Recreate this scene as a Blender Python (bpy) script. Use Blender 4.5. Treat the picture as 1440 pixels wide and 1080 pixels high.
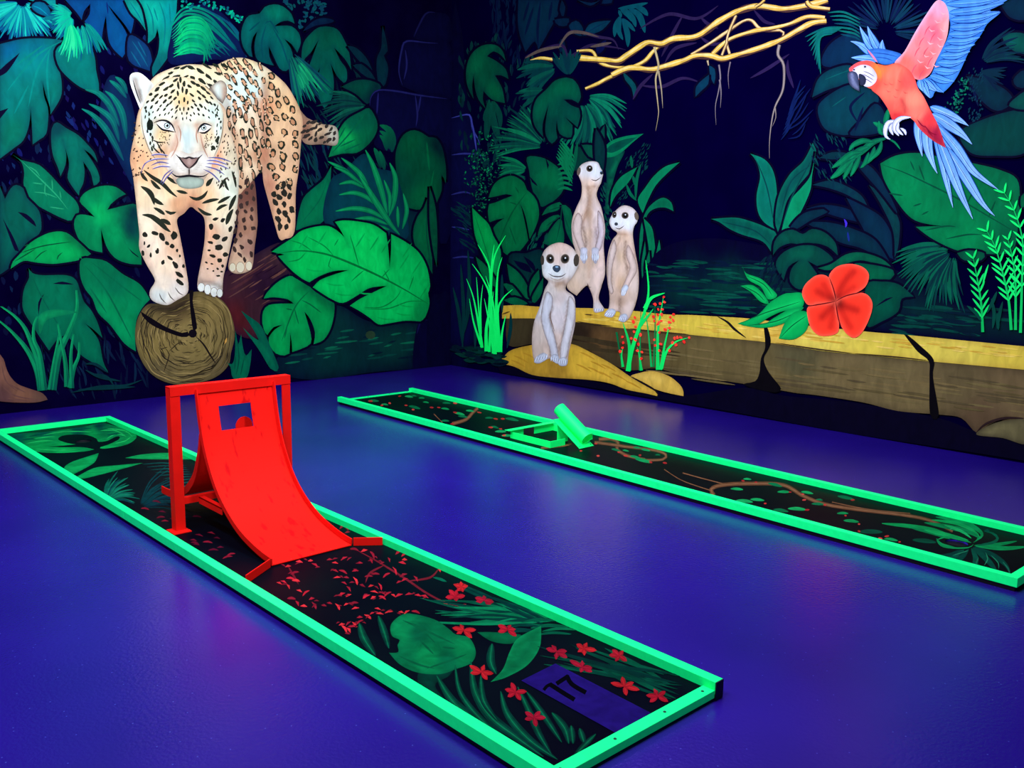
import bpy, bmesh, math, random
import numpy as np
from mathutils import Vector, Matrix
from mathutils.geometry import delaunay_2d_cdt

scene = bpy.context.scene
for o in list(bpy.data.objects):
    bpy.data.objects.remove(o, do_unlink=True)
COL = scene.collection

# ------------------------------------------------------------------ camera
CAM_H, FPX = 1.6, 1285.7
PITCH, ROLL, YAW = .16268, .014432, .74698
_fw = np.array([math.sin(YAW)*math.cos(PITCH), math.cos(YAW)*math.cos(PITCH), -math.sin(PITCH)])
_r = np.array([math.cos(YAW), -math.sin(YAW), 0.])
_u = np.cross(_r, _fw)
CR = _r*math.cos(ROLL) + _u*math.sin(ROLL)
CU = _u*math.cos(ROLL) - _r*math.sin(ROLL)
CP = np.array([0, 0, CAM_H])
cam = bpy.data.cameras.new('camera')
cam.sensor_width = 36.0
cam.lens = FPX/1440*36.0
cam.clip_start = .02
camo = bpy.data.objects.new('camera', cam)
M = Matrix.Identity(4)
for i in range(3):
    M[i][0], M[i][1], M[i][2], M[i][3] = CR[i], CU[i], -_fw[i], CP[i]
camo.matrix_world = M
COL.objects.link(camo)
scene.camera = camo

# ------------------------------------------------------------------ light
w = bpy.data.worlds.new('world'); scene.world = w
w.use_nodes = True
w.node_tree.nodes['Background'].inputs[0].default_value = (.10, .07, .40, 1)
w.node_tree.nodes['Background'].inputs[1].default_value = .12
scene.view_settings.view_transform = 'Standard'
scene.view_settings.look = 'None'
scene.view_settings.gamma = 1.0
scene.view_settings.use_curve_mapping = False
scene.view_settings.exposure = 0.0

LAMP_COL = (.97, 1.0, .95)
def lamp(x, y, z, sx, sy, power, col=LAMP_COL, rx=0, ry=0, rz=0):
    l = bpy.data.lights.new('unseen_ceiling_lamp', 'AREA')
    l.shape = 'RECTANGLE'; l.size = sx; l.size_y = sy
    l.energy = power; l.color = col
    o = bpy.data.objects.new('unseen_ceiling_lamp', l)
    o.location = (x, y, z); o.rotation_euler = (rx, ry, rz)
    COL.objects.link(o)
    return o
# unseen near-white area lamps, added to light the painted walls evenly
for xx, yy, pw in ((.3, 2.0, 170), (2.7, 2.2, 185), (.3, 4.5, 95), (2.9, 4.6, 135)):
    lamp(xx, yy, 4.0, .35, 1.5, pw, ry=-.55, rx=.6)
# unseen violet blacklights, added to brighten the floor towards its edges
VIOLET = (.30, .16, 1.0)
lamp(5.6, 3.6, 4.3, .25, 3.0, 85, VIOLET)
lamp(2.2, 6.9, 4.3, 3.0, .25, 36, VIOLET)
lamp(-.6, 3.8, 4.3, .25, 3.0, 60, VIOLET)

# ------------------------------------------------------------------ materials
def srgb(c):
    if isinstance(c, str):
        c = tuple(int(c[i:i+2], 16) for i in (0, 2, 4))
    return tuple(((v/255)/12.92 if v/255 <= .04045 else ((v/255+.055)/1.055)**2.4) for v in c)

def mat(name, col, rough=.5, spec=.5, noise=0, nscale=20, emit=0, bump=0, bscale=60, coat=0):
    m = bpy.data.materials.new(name); m.use_nodes = True
    nt = m.node_tree; b = nt.nodes['Principled BSDF']
    c = srgb(col)
    b.inputs['Base Color'].default_value = (*c, 1)
    b.inputs['Roughness'].default_value = rough
    b.inputs['Specular IOR Level'].default_value = spec
    b.inputs['Coat Weight'].default_value = coat
    tc = nt.nodes.new('ShaderNodeTexCoord')
    if noise:
        n = nt.nodes.new('ShaderNodeTexNoise'); n.inputs['Scale'].default_value = nscale
        n.inputs['Detail'].default_value = 5
        nt.links.new(tc.outputs['Object'], n.inputs['Vector'])
        r = nt.nodes.new('ShaderNodeMapRange')
        r.inputs[1].default_value = .3; r.inputs[2].default_value = .7
        r.inputs[3].default_value = 1-noise; r.inputs[4].default_value = 1+noise
        nt.links.new(n.outputs['Fac'], r.inputs[0])
        mx = nt.nodes.new('ShaderNodeMix'); mx.data_type = 'RGBA'; mx.blend_type = 'MULTIPLY'
        mx.inputs['Factor'].default_value = 1
        mx.inputs['A'].default_value = (*c, 1)
        nt.links.new(r.outputs[0], mx.inputs['B'])
        nt.links.new(mx.outputs['Result'], b.inputs['Base Color'])
    if bump:
        n2 = nt.nodes.new('ShaderNodeTexNoise'); n2.inputs['Scale'].default_value = bscale
        n2.inputs['Detail'].default_value = 3
        nt.links.new(tc.outputs['Object'], n2.inputs['Vector'])
        bp = nt.nodes.new('ShaderNodeBump'); bp.inputs['Strength'].default_value = bump
        bp.inputs['Distance'].default_value = .01
        nt.links.new(n2.outputs['Fac'], bp.inputs['Height'])
        nt.links.new(bp.outputs['Normal'], b.inputs['Normal'])
    if emit:
        b.inputs['Emission Color'].default_value = (*c, 1)
        b.inputs['Emission Strength'].default_value = emit
    return m

def paint_mat(name, rough=.65, spec=.03, emit=0, amp=.2, tone=1.0):
    """brushed wall paint: colour from the painted shape, streaky brush relief"""
    m = bpy.data.materials.new(name); m.use_nodes = True
    nt = m.node_tree; b = nt.nodes['Principled BSDF']
    at = nt.nodes.new('ShaderNodeAttribute'); at.attribute_name = 'Col'
    tc = nt.nodes.new('ShaderNodeTexCoord')
    n = nt.nodes.new('ShaderNodeTexNoise'); n.inputs['Scale'].default_value = 14
    n.inputs['Detail'].default_value = 6; n.inputs['Distortion'].default_value = .8
    mp = nt.nodes.new('ShaderNodeMapping'); mp.inputs['Scale'].default_value = (1, 1, .45)
    mp.inputs['Rotation'].default_value = (.5, .6, .3)
    nt.links.new(tc.outputs['Object'], mp.inputs['Vector'])
    nt.links.new(mp.outputs[0], n.inputs['Vector'])
    r = nt.nodes.new('ShaderNodeMapRange')
    r.inputs[1].default_value = .3; r.inputs[2].default_value = .7
    r.inputs[3].default_value = (1-amp)*tone; r.inputs[4].default_value = (1+amp*.6)*tone
    nt.links.new(n.outputs['Fac'], r.inputs[0])
    mx = nt.nodes.new('ShaderNodeMix'); mx.data_type = 'RGBA'; mx.blend_type = 'MULTIPLY'
    mx.inputs['Factor'].default_value = 1
    nt.links.new(at.outputs['Color'], mx.inputs['A'])
    nt.links.new(r.outputs[0], mx.inputs['B'])
    nt.links.new(mx.outputs['Result'], b.inputs['Base Color'])
    b.inputs['Roughness'].default_value = rough
    b.inputs['Specular IOR Level'].default_value = spec
    if emit:
        nt.links.new(mx.outputs['Result'], b.inputs['Emission Color'])
        b.inputs['Emission Strength'].default_value = emit
    return m

PAINT = paint_mat('mural_paint')
NEON = paint_mat('fluorescent_mural_paint', emit=.25, amp=.08)
LANEPAINT = paint_mat('lane_paint', rough=.5, spec=.01, amp=.3, tone=.5)

# ------------------------------------------------------------------ object helpers
def tag(o, label=None, cat=None, group=None, kind=None):
    if label: o['label'] = label
    if cat: o['category'] = cat
    if group: o['group'] = group
    if kind: o['kind'] = kind
    return o
def empty(name, loc, rz=0):
    o = bpy.data.objects.new(name, None); COL.objects.link(o)
    o.location = loc; o.rotation_euler = (0, 0, rz); o.empty_display_size = .1
    return o
def link(name, me, m, parent=None):
    o = bpy.data.objects.new(name, me); COL.objects.link(o)
    if m: me.materials.append(m)
    if parent: o.parent = parent
    return o
def bm_obj(name, bm, m, parent=None, bevel=0, smooth=False):
    if bevel:
        bmesh.ops.bevel(bm, geom=bm.edges[:], offset=bevel, segments=2, affect='EDGES', profile=.6)
    bmesh.ops.recalc_face_normals(bm, faces=bm.faces[:])
    me = bpy.data.meshes.new(name); bm.to_mesh(me); bm.free()
    if smooth:
        for p in me.polygons: p.use_smooth = True
    return link(name, me, m, parent)
def add_box(bm, x0, x1, y0, y1, z0, z1):
    v = [bm.verts.new((x, y, z)) for z in (z0, z1) for y in (y0, y1) for x in (x0, x1)]
    for f in ((0,2,3,1), (4,5,7,6), (0,1,5,4), (2,6,7,3), (0,4,6,2), (1,3,7,5)):
        bm.faces.new([v[i] for i in f])
def box(name, m, parent, x0, x1, y0, y1, z0, z1, bevel=.002):
    bm = bmesh.new(); add_box(bm, x0, x1, y0, y1, z0, z1)
    return bm_obj(name, bm, m, parent, bevel)

# ------------------------------------------------------------------ painting helpers
def pix_ray(x, y):
    return _fw*FPX + CR*(x-720) - CU*(y-540)
class Plane:
    """a painted flat surface; a pixel gives the direction, the surface the distance"""
    def __init__(s, O, N, base, mat, parent=None, dz=.00002):
        s.O = np.array(O, float); s.N = np.array(N, float); s.N /= np.linalg.norm(s.N)
        s.k = 0; s.base = base; s.mat = mat; s.parent = parent; s.dz = dz
        s.inv = Matrix.Identity(4)
    def to3(s, P, off):
        P = np.asarray(P, float)
        D = _fw[None]*FPX + CR[None]*(P[:, :1]-720) - CU[None]*(P[:, 1:2]-540)
        O = s.O + s.N*off
        t = ((O-CP)@s.N)/(D@s.N)
        return CP + D*t[:, None]
def pts(s):
    """'x,y x,y! ...' to points; ! marks a sharp corner"""
    if not isinstance(s, str): return [(p[0], p[1], len(p) > 2 and p[2]) for p in s]
    out = []
    for t in s.split():
        sh = t.endswith('!'); t = t.rstrip('!')
        a, b = t.split(','); out.append((float(a), float(b), sh))
    return out
def curve(P, closed, step=4.0):
    P = pts(P); n = len(P); out = []
    segs = n if closed else n-1
    for i in range(segs):
        p1, p2 = P[i], P[(i+1) % n]
        p0 = P[i-1] if (closed or i > 0) else p1
        p3 = P[(i+2) % n] if (closed or i+2 < n) else p2
        if p1[2]: p0 = p1
        if p2[2]: p3 = p2
        L = math.hypot(p2[0]-p1[0], p2[1]-p1[1])
        k = max(1, int(L/step+.5))
        if p1[2] and p2[2] and L < 1e9 and closed and False: k = 1
        for j in range(k):
            t = j/k; t2 = t*t; t3 = t2*t
            q = [.5*(2*p1[c] + (p2[c]-p0[c])*t + (2*p0[c]-5*p1[c]+4*p2[c]-p3[c])*t2 + (3*p1[c]-p0[c]-3*p2[c]+p3[c])*t3) for c in (0, 1)]
            out.append(q)
    if not closed: out.append([P[-1][0], P[-1][1]])
    return np.array(out)
def seg_dist(Q, L, closed=False):
    A = L; B = np.roll(L, -1, axis=0)
    if not closed: A, B = A[:-1], B[:-1]
    d = B-A; l2 = (d*d).sum(1)+1e-9
    w_ = Q[:, None, :]-A[None]
    t = np.clip((w_*d[None]).sum(2)/l2[None], 0, 1)
    e = w_-t[..., None]*d[None]
    return np.sqrt((e*e).sum(2).min(1))
def inside(Q, L):
    x, y = Q[:, 0][:, None], Q[:, 1][:, None]
    x1, y1 = L[:, 0][None], L[:, 1][None]
    L2 = np.roll(L, -1, axis=0); x2, y2 = L2[:, 0][None], L2[:, 1][None]
    c = ((y1 > y) != (y2 > y)) & (x < (x2-x1)*(y-y1)/(y2-y1+1e-12)+x1)
    return (c.sum(1) % 2) == 1
def C(c):
    return np.array(srgb(c))
class Paint:
    def __init__(s, plane, name, mat=None, parent=None, label=None, kind=None):
        s.pl = plane; s.name = name; s.V = []; s.F = []; s.K = []; s.n = 0; s.sub = 0; s.top = 0
        s.mat = mat or plane.mat; s.parent = parent or plane.parent; s.label = label; s.kind = kind
    def _add(s, P, F, K, bump=True):
        if bump: s.pl.k = math.ceil(max(s.top, s.pl.k))+1; s.sub = 0
        else:                       # strokes of one group lie on a few staggered layers
            s.sub = (s.sub+1) % 7
        kk = s.pl.k if bump else math.floor(s.pl.k)+s.sub*.75
        s.top = max(s.top, kk)
        V = s.pl.to3(P, s.pl.base + kk*s.pl.dz)
        s.V.append(V); s.K.append(K); s.F += [tuple(i+s.n for i in f) for f in F]; s.n += len(V)
    def fill(s, P, col, ctrl=(), edge=None, soft=(), step=6, noise=0, smooth=True):
        B = curve(P, True, step*.8) if smooth else np.array([p[:2] for p in pts(P)])
        keep = [0]
        for i in range(1, len(B)):
            if np.hypot(*(B[i]-B[keep[-1]])) > .15: keep.append(i)
        B = B[keep]
        lo, hi = B.min(0), B.max(0)
        flat = not (len(ctrl) or edge or soft)
        Q = np.zeros((0, 2))
        if not flat:
            gx = np.arange(lo[0]+step/2, hi[0], step); gy = np.arange(lo[1]+step/2, hi[1], step*.87)
            if len(gx) and len(gy):
                X, Y = np.meshgrid(gx, gy); X[1::2] += step/2
                Q = np.stack([X.ravel(), Y.ravel()], 1)
                Q = Q[inside(Q, B)]
                if len(Q): Q = Q[seg_dist(Q, B, True) > step*.35]
        A = np.concatenate([B, Q]) if len(Q) else B
        n = len(B)
        r = delaunay_2d_cdt([Vector(a) for a in A], [(i, (i+1) % n) for i in range(n)], [], 1, 1e-4)
        A = np.array([(v.x, v.y) for v in r[0]]); F = [tuple(f) for f in r[2]]
        K = np.tile(C(col), (len(A), 1))
        if len(ctrl):
            cp = np.array([c[:2] for c in ctrl], float); cc = np.array([C(c[2]) for c in ctrl])
            d = ((A[:, None]-cp[None])**2).sum(2)+4
            W = d**-1.6; K = (W[..., None]*cc[None]).sum(1)/W.sum(1)[:, None]
        for so in soft:
            L, wd, cl, st = so[:4]
            L = curve(L, False, 6)
            d = seg_dist(A, L) if len(L) > 1 else np.hypot(*(A-L[0]).T)
            a = (st*np.exp(-(d/wd)**2))[:, None]
            K = K*(1-a)+C(cl)*a
        if edge:
            cl, wd, st = edge
            d = seg_dist(A, B, True)
            a = (st*np.exp(-(d/wd)))[:, None]
            K = K*(1-a)+C(cl)*a
        if noise:
            rs = np.random.RandomState(len(A)); K = K*(1+noise*(rs.rand(len(A), 1)-.5))
        s._add(A, F, K); return s
    def stroke(s, P, w0, col, w1=None, col2=None, taper='both', step=4, bump=True, wob=0):
        """brush stroke; w0 widest width in px; taper both/end/start/none"""
        L = curve(P, False, step)
        if len(L) < 2: return s
        T = np.gradient(L, axis=0); T /= np.linalg.norm(T, axis=1)[:, None]+1e-9
        Nn = np.stack([-T[:, 1], T[:, 0]], 1); t = np.linspace(0, 1, len(L))
        if taper == 'both': wd = w0*np.clip(np.sin(np.pi*np.clip(t, .015, .985)), 0, 1)**.7
        elif taper == 'end': wd = w0*(1-t*.97)**.7
        elif taper == 'start': wd = w0*(.03+.97*t)**.7
        elif taper == 'leaf': wd = w0*np.sin(np.pi*np.clip(t**.7, .01, .99))
        else: wd = w0+((w1 if w1 is not None else w0)-w0)*t
        if wob:
            ss = t*len(L)*step; wd = wd*(1+wob*np.sin(ss/11+w0*3)+wob*.7*np.sin(ss/4.7+w0))
        A = np.concatenate([L+Nn*wd[:, None]/2, L-Nn*wd[:, None]/2]); n = len(L)
        F = [(i, i+1, n+i+1, n+i) for i in range(n-1)]
        c1 = C(col); c2 = C(col2) if col2 else c1
        K = c1[None]*(1-t)[:, None]+c2[None]*t[:, None]
        s._add(A, F, np.concatenate([K, K]), bump); return s
    def strokes(s, lst, w0, col, **kw):
        s.group()
        for L in lst: s.stroke(L, w0, col, bump=False, **kw)
        s.pl.k = s.top; return s
    def group(s):
        s.pl.k = math.ceil(max(s.top, s.pl.k))+1; s.sub = 0
    def ell(s, x, y, rx, ry, ang, col, n=10, irr=0., bump=False, seed=None):
        rs = random.Random(seed if seed is not None else int(x*131+y*17))
        a = math.radians(ang); A = []
        for i in range(n):
            t = 2*math.pi*i/n; k = 1+irr*(rs.random()-.5)
            px, py = rx*k*math.cos(t), ry*k*math.sin(t)
            A.append((x+px*math.cos(a)-py*math.sin(a), y+px*math.sin(a)+py*math.cos(a)))
        s._add(np.array(A), [tuple(range(n))], np.tile(C(col), (n, 1)), bump); return s
    def done(s):
        if not s.n: return None
        s.pl.k = math.ceil(max(s.top, s.pl.k))
        V = np.concatenate(s.V); K = np.concatenate(s.K)
        if s.pl.inv != Matrix.Identity(4):
            R = np.array(s.pl.inv); V = V@R[:3, :3].T+R[:3, 3]
        # paint faces the room
        me = bpy.data.meshes.new(s.name); me.from_pydata(V.tolist(), [], s.F); me.update()
        Nl = np.array(s.pl.inv.to_3x3() @ Vector(s.pl.N))
        flip = [p.index for p in me.polygons if np.dot(p.normal, Nl) < 0]
        if flip:
            bm = bmesh.new(); bm.from_mesh(me); bm.faces.ensure_lookup_table()
            bmesh.ops.reverse_faces(bm, faces=[bm.faces[i] for i in flip]); bm.to_mesh(me); bm.free()
        a = me.attributes.new('Col', 'FLOAT_COLOR', 'POINT')
        a.data.foreach_set('color', np.concatenate([K, np.ones((len(K), 1))], 1).astype(np.float32).ravel())
        o = link(s.name, me, s.mat, s.parent)
        if s.label: o['label'] = s.label
        if s.kind: o['kind'] = s.kind
        s.obj = o
        return o
def mix(a, b, t):
    f = lambda c: tuple(int(c[i:i+2], 16) for i in (0, 2, 4)) if isinstance(c, str) else c
    a, b = f(a), f(b)
    return tuple(a[i]*(1-t)+b[i]*t for i in range(3))
def lerp(a, b, t): return (a[0]+(b[0]-a[0])*t, a[1]+(b[1]-a[1])*t)
# ================================================================== the room
WALL_Y = 8.68                       # left wall plane
RW0, RW1 = (7.0, 8.68), (7.172, 2.23)   # right wall runs a touch off square
_d = np.array([RW1[0]-RW0[0], RW1[1]-RW0[1]]); _d /= np.linalg.norm(_d)
H = 4.6

def floor_mat():
    m = bpy.data.materials.new('violet_epoxy_floor'); m.use_nodes = True
    nt = m.node_tree; b = nt.nodes['Principled BSDF']
    tc = nt.nodes.new('ShaderNodeTexCoord')
    n = nt.nodes.new('ShaderNodeTexNoise'); n.inputs['Scale'].default_value = .9; n.inputs['Detail'].default_value = 4
    nt.links.new(tc.outputs['Object'], n.inputs['Vector'])
    cr = nt.nodes.new('ShaderNodeValToRGB')
    cr.color_ramp.elements[0].position = .3; cr.color_ramp.elements[0].color = (*srgb((24, 9, 106)), 1)
    cr.color_ramp.elements[1].position = .7; cr.color_ramp.elements[1].color = (*srgb((32, 12, 124)), 1)
    nt.links.new(n.outputs['Fac'], cr.inputs[0])
    # scattered specks of grit
    v = nt.nodes.new('ShaderNodeTexVoronoi'); v.voronoi_dimensions = '2D'; v.inputs['Scale'].default_value = 13
    nt.links.new(tc.outputs['Object'], v.inputs['Vector'])
    lt = nt.nodes.new('ShaderNodeMath'); lt.operation = 'LESS_THAN'; lt.inputs[1].default_value = .032
    nt.links.new(v.outputs['Distance'], lt.inputs[0])
    sp = nt.nodes.new('ShaderNodeSeparateColor'); nt.links.new(v.outputs['Color'], sp.inputs[0])
    g = nt.nodes.new('ShaderNodeMath'); g.operation = 'GREATER_THAN'; g.inputs[1].default_value = .7
    nt.links.new(sp.outputs[0], g.inputs[0])
    mu = nt.nodes.new('ShaderNodeMath'); mu.operation = 'MULTIPLY'
    nt.links.new(lt.outputs[0], mu.inputs[0]); nt.links.new(g.outputs[0], mu.inputs[1])
    sc = nt.nodes.new('ShaderNodeMath'); sc.operation = 'MULTIPLY'; sc.inputs[1].default_value = .55
    nt.links.new(mu.outputs[0], sc.inputs[0])
    mx = nt.nodes.new('ShaderNodeMix'); mx.data_type = 'RGBA'
    nt.links.new(sc.outputs[0], mx.inputs['Factor'])
    nt.links.new(cr.outputs[0], mx.inputs['A']); mx.inputs['B'].default_value = (*srgb((70, 80, 190)), 1)
    nt.links.new(mx.outputs['Result'], b.inputs['Base Color'])
    b.inputs['Roughness'].default_value = .25
    b.inputs['Specular IOR Level'].default_value = .42
    n2 = nt.nodes.new('ShaderNodeTexNoise'); n2.inputs['Scale'].default_value = 70; n2.inputs['Detail'].default_value = 4
    nt.links.new(tc.outputs['Object'], n2.inputs['Vector'])
    bp = nt.nodes.new('ShaderNodeBump'); bp.inputs['Strength'].default_value = .12; bp.inputs['Distance'].default_value = .01
    nt.links.new(n2.outputs['Fac'], bp.inputs['Height']); nt.links.new(bp.outputs['Normal'], b.inputs['Normal'])
    return m

def wall_mat(name, c0, c1):
    m = mat(name, c0, rough=.8, spec=.0)
    nt = m.node_tree; b = nt.nodes['Principled BSDF']
    tc = nt.nodes.new('ShaderNodeTexCoord')
    n = nt.nodes.new('ShaderNodeTexNoise'); n.inputs['Scale'].default_value = 2.2; n.inputs['Detail'].default_value = 6
    nt.links.new(tc.outputs['Object'], n.inputs['Vector'])
    cr = nt.nodes.new('ShaderNodeValToRGB')
    cr.color_ramp.elements[0].position = .4; cr.color_ramp.elements[0].color = (*srgb(c0), 1)
    cr.color_ramp.elements[1].position = .72; cr.color_ramp.elements[1].color = (*srgb(c1), 1)
    nt.links.new(n.outputs['Fac'], cr.inputs[0]); nt.links.new(cr.outputs[0], b.inputs['Base Color'])
    return m

bm = bmesh.new(); add_box(bm, -3, 9.0, -2.5, 10.2, -.1, 0)
floor = tag(bm_obj('floor', bm, floor_mat()), 'glossy violet blue floor under the two golf lanes', kind='structure')
bm = bmesh.new(); add_box(bm, -3, 7.0, WALL_Y, WALL_Y+.15, 0, H)
wall_left = tag(bm_obj('wall_left', bm, wall_mat('dark_navy_wall', (3, 0, 28), (6, 3, 40))), 'dark navy wall painted with a jaguar in jungle leaves', kind='structure')
bm = bmesh.new()
e0 = np.array(RW0); e1 = e0+_d*11.2; nn = np.array([-_d[1], _d[0]])   # outward of the room
if nn[0] < 0: nn = -nn
q = [e0-_d*.15, e1, e1+nn*.15, e0-_d*.15+nn*.15]
vs = [bm.verts.new((p[0], p[1], z)) for z in (0, H) for p in q]
for f in ((0,1,2,3), (4,5,6,7), (0,1,5,4), (1,2,6,5), (2,3,7,6), (3,0,4,7)): bm.faces.new([vs[i] for i in f])
wall_right = tag(bm_obj('wall_right', bm, wall_mat('midnight_wall', (2, 0, 33), (3, 0, 40))), 'midnight blue wall painted with meerkats, vines and a macaw', kind='structure')
bm = bmesh.new(); add_box(bm, -3, 9.0, -2.5, 10.2, H, H+.1)
ceiling = tag(bm_obj('ceiling', bm, mat('black_ceiling', (10, 8, 22), rough=.8)), 'black painted ceiling', kind='structure')

LW = Plane((0, WALL_Y, 0), (0, -1, 0), .0006, PAINT, wall_left)
RW = Plane((RW0[0], RW0[1], 0), (-nn[0], -nn[1], 0), .0006, PAINT, wall_right)

# ================================================================== golf lanes
GREEN = mat('fluorescent_green_paint', (8, 236, 128), rough=.5, spec=.15, noise=.06, nscale=30, emit=.15)
GREENB = mat('fluorescent_green_sheet', (8, 240, 112), rough=.5, spec=.15, noise=.05, nscale=30, emit=.15)
REDP = mat('fluorescent_red_paint', (208, 20, 16), rough=.6, spec=.03, noise=.06, nscale=12, emit=.05)
BLACK = mat('black_base', (5, 4, 14), rough=.5, spec=.3)
SCREW = mat('dark_screw', (12, 40, 32), rough=.4)
SCUFF = mat('scuff_mark', (214, 10, 16), rough=.5)
def scuffed_red():
    m = mat('scuffed_red_plate', (218, 22, 17), rough=.6, spec=.03, emit=.06)
    nt = m.node_tree; b = nt.nodes['Principled BSDF']
    tc = nt.nodes.new('ShaderNodeTexCoord'); mp = nt.nodes.new('ShaderNodeMapping'); mp.inputs['Scale'].default_value = (26, 9, 9); mp.inputs['Rotation'].default_value = (0, 0, .5)
    nt.links.new(tc.outputs['Object'], mp.inputs['Vector'])
    n = nt.nodes.new('ShaderNodeTexNoise'); n.inputs['Scale'].default_value = 1; n.inputs['Detail'].default_value = 3
    nt.links.new(mp.outputs[0], n.inputs['Vector'])
    cr = nt.nodes.new('ShaderNodeValToRGB')
    cr.color_ramp.elements[0].position = .60; cr.color_ramp.elements[0].color = (*srgb((218, 22, 17)), 1)
    cr.color_ramp.elements[1].position = .68; cr.color_ramp.elements[1].color = (*srgb((176, 8, 14)), 1)
    nt.links.new(n.outputs['Fac'], cr.inputs[0]); nt.links.new(cr.outputs[0], b.inputs['Base Color'])
    return m
SCUFFED = scuffed_red()
def panel_mat():
    m = mat('lane_panel_black', (5, 5, 22), rough=.4, spec=.015)
    nt = m.node_tree; b = nt.nodes['Principled BSDF']
    tc = nt.nodes.new('ShaderNodeTexCoord')
    n = nt.nodes.new('ShaderNodeTexNoise'); n.inputs['Scale'].default_value = 1.6; n.inputs['Detail'].default_value = 5
    nt.links.new(tc.outputs['Object'], n.inputs['Vector'])
    cr = nt.nodes.new('ShaderNodeValToRGB')
    cr.color_ramp.elements[0].position = .35; cr.color_ramp.elements[0].color = (*srgb((2, 2, 13)), 1)
    cr.color_ramp.elements[1].position = .7; cr.color_ramp.elements[1].color = (*srgb((3, 11, 18)), 1)
    nt.links.new(n.outputs['Fac'], cr.inputs[0]); nt.links.new(cr.outputs[0], b.inputs['Base Color'])
    return m
PANEL = panel_mat()
ZP, ZT, ZB = .035, .070, .025       # panel top, curb top, curb underside
CW = .045                           # curb width

def hole_panel(name, parent, x0, x1, y0, y1, z0, z1, hx, hy, hr):
    """board with a round cup hole"""
    bm = bmesh.new(); n = 32
    ring = [(hx+hr*math.cos(2*math.pi*i/n), hy+hr*math.sin(2*math.pi*i/n)) for i in range(n)]
    def outer(a):
        c_, s_ = math.cos(a), math.sin(a)
        t = min((x1-hx)/c_ if c_ > 1e-9 else 1e9, (x0-hx)/c_ if c_ < -1e-9 else 1e9,
                (y1-hy)/s_ if s_ > 1e-9 else 1e9, (y0-hy)/s_ if s_ < -1e-9 else 1e9)
        return (hx+c_*t, hy+s_*t)
    angs = sorted([2*math.pi*i/n for i in range(n)] + [math.atan2(b-hy, a-hx) % (2*math.pi) for a in (x0, x1) for b in (y0, y1)])
    inn = [(hx+hr*math.cos(a), hy+hr*math.sin(a)) for a in angs]; out = [outer(a) for a in angs]; k = len(angs)
    T = [[bm.verts.new((p[0], p[1], z)) for p in L] for z in (z1, z0) for L in (inn, out)]
    for i in range(k):
        j = (i+1) % k
        bm.faces.new((T[0][i], T[1][i], T[1][j], T[0][j])); bm.faces.new((T[2][i], T[2][j], T[3][j], T[3][i]))
        bm.faces.new((T[0][i], T[0][j], T[2][j], T[2][i])); bm.faces.new((T[1][i], T[3][i], T[3][j], T[1][j]))
    return bm_obj(name, bm, PANEL, parent)

def screw(parent, x, y, z, r=.006):
    bm = bmesh.new(); bmesh.ops.create_cone(bm, cap_ends=True, segments=10, radius1=r, radius2=r*.8, depth=.002, matrix=Matrix.Translation((x, y, z+.0008)))
    return bm_obj('screw', bm, SCREW, parent)

def lane(label, x, y, ang, W, L, entry_near, hole, cup_col):
    """local x across, y along; origin at the near left outer corner"""
    t = tag(empty('golf_lane', (x, y, 0), ang), label, 'golf lane', 'fluorescent green edged mini golf lanes')
    box('base_board', BLACK, t, .012, W-.012, .012, L-.012, 0, ZB)
    hole_panel('play_panel', t, CW-.005, W-CW+.005, .02, L-.02, ZB, ZP, *hole, .055)
    # lengthwise curbs, each in two pieces butted together
    for (a, b) in ((0, CW), (W-CW, W)):
        y0, y1 = 0, L
        s_ = L*.55
        c1 = box('side_curb', GREEN, t, a, b, y0, s_-.001, ZB, ZT); c2 = box('side_curb', GREEN, t, a, b, s_+.001, y1, ZB, ZT)
    ya, yb = (L-CW, L) if entry_near else (0, CW)
    box('end_curb', GREEN, t, CW+.0005, W-CW-.0005, ya, yb, ZB, ZT)
    ya, yb = (.0, .05) if entry_near else (L-.05, L)
    eb = box('entry_board', GREEN, t, CW+.001, W-CW-.001, ya, yb, .012, ZP+.006)
    for f in (.045, .36, .68, .95):
        sc = screw(t, CW+(W-2*CW)*f, (ya+yb)/2, ZP+.006)
    bm = bmesh.new()          # cup
    n = 24; hx, hy = hole[:2]
    bmesh.ops.create_cone(bm, cap_ends=False, segments=n, radius1=.054, radius2=.054, depth=.09, matrix=Matrix.Translation((hx, hy, ZP-.047)))
    bm_obj('cup', bm, mat('cup_lining', cup_col, rough=.5), t)
    return t

A_X, A_Y, A_W, A_L = 1.725, 1.69, .870, 6.0
lane_a = lane('painted black golf lane with green curbs and the red ramp standing on it', A_X, A_Y, 0, A_W, A_L, True, (.445, 5.33), (6, 4, 20))
for x_, y_, in ((0, 0), (A_W-CW, 0)):
    box('curb_end_cap', BLACK, lane_a, x_+.001, x_+CW-.001, -.004, .0, .002, ZT-.001, bevel=0)
B_ANG = -.0157
lane_b = lane('painted black golf lane with green curbs and the green pipe standing on it', 4.438, 1.352, B_ANG, .862, 5.95, False, (.405, .44), (40, 22, 170))

def lane_plane(t, mat_):
    p = Plane((0, 0, ZP), (0, 0, 1), .0004, mat_, t, dz=.000006)
    bpy.context.view_layer.update()
    p.inv = t.matrix_world.inverted()
    return p
LA = lane_plane(lane_a, LANEPAINT); LB = lane_plane(lane_b, LANEPAINT)

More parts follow.
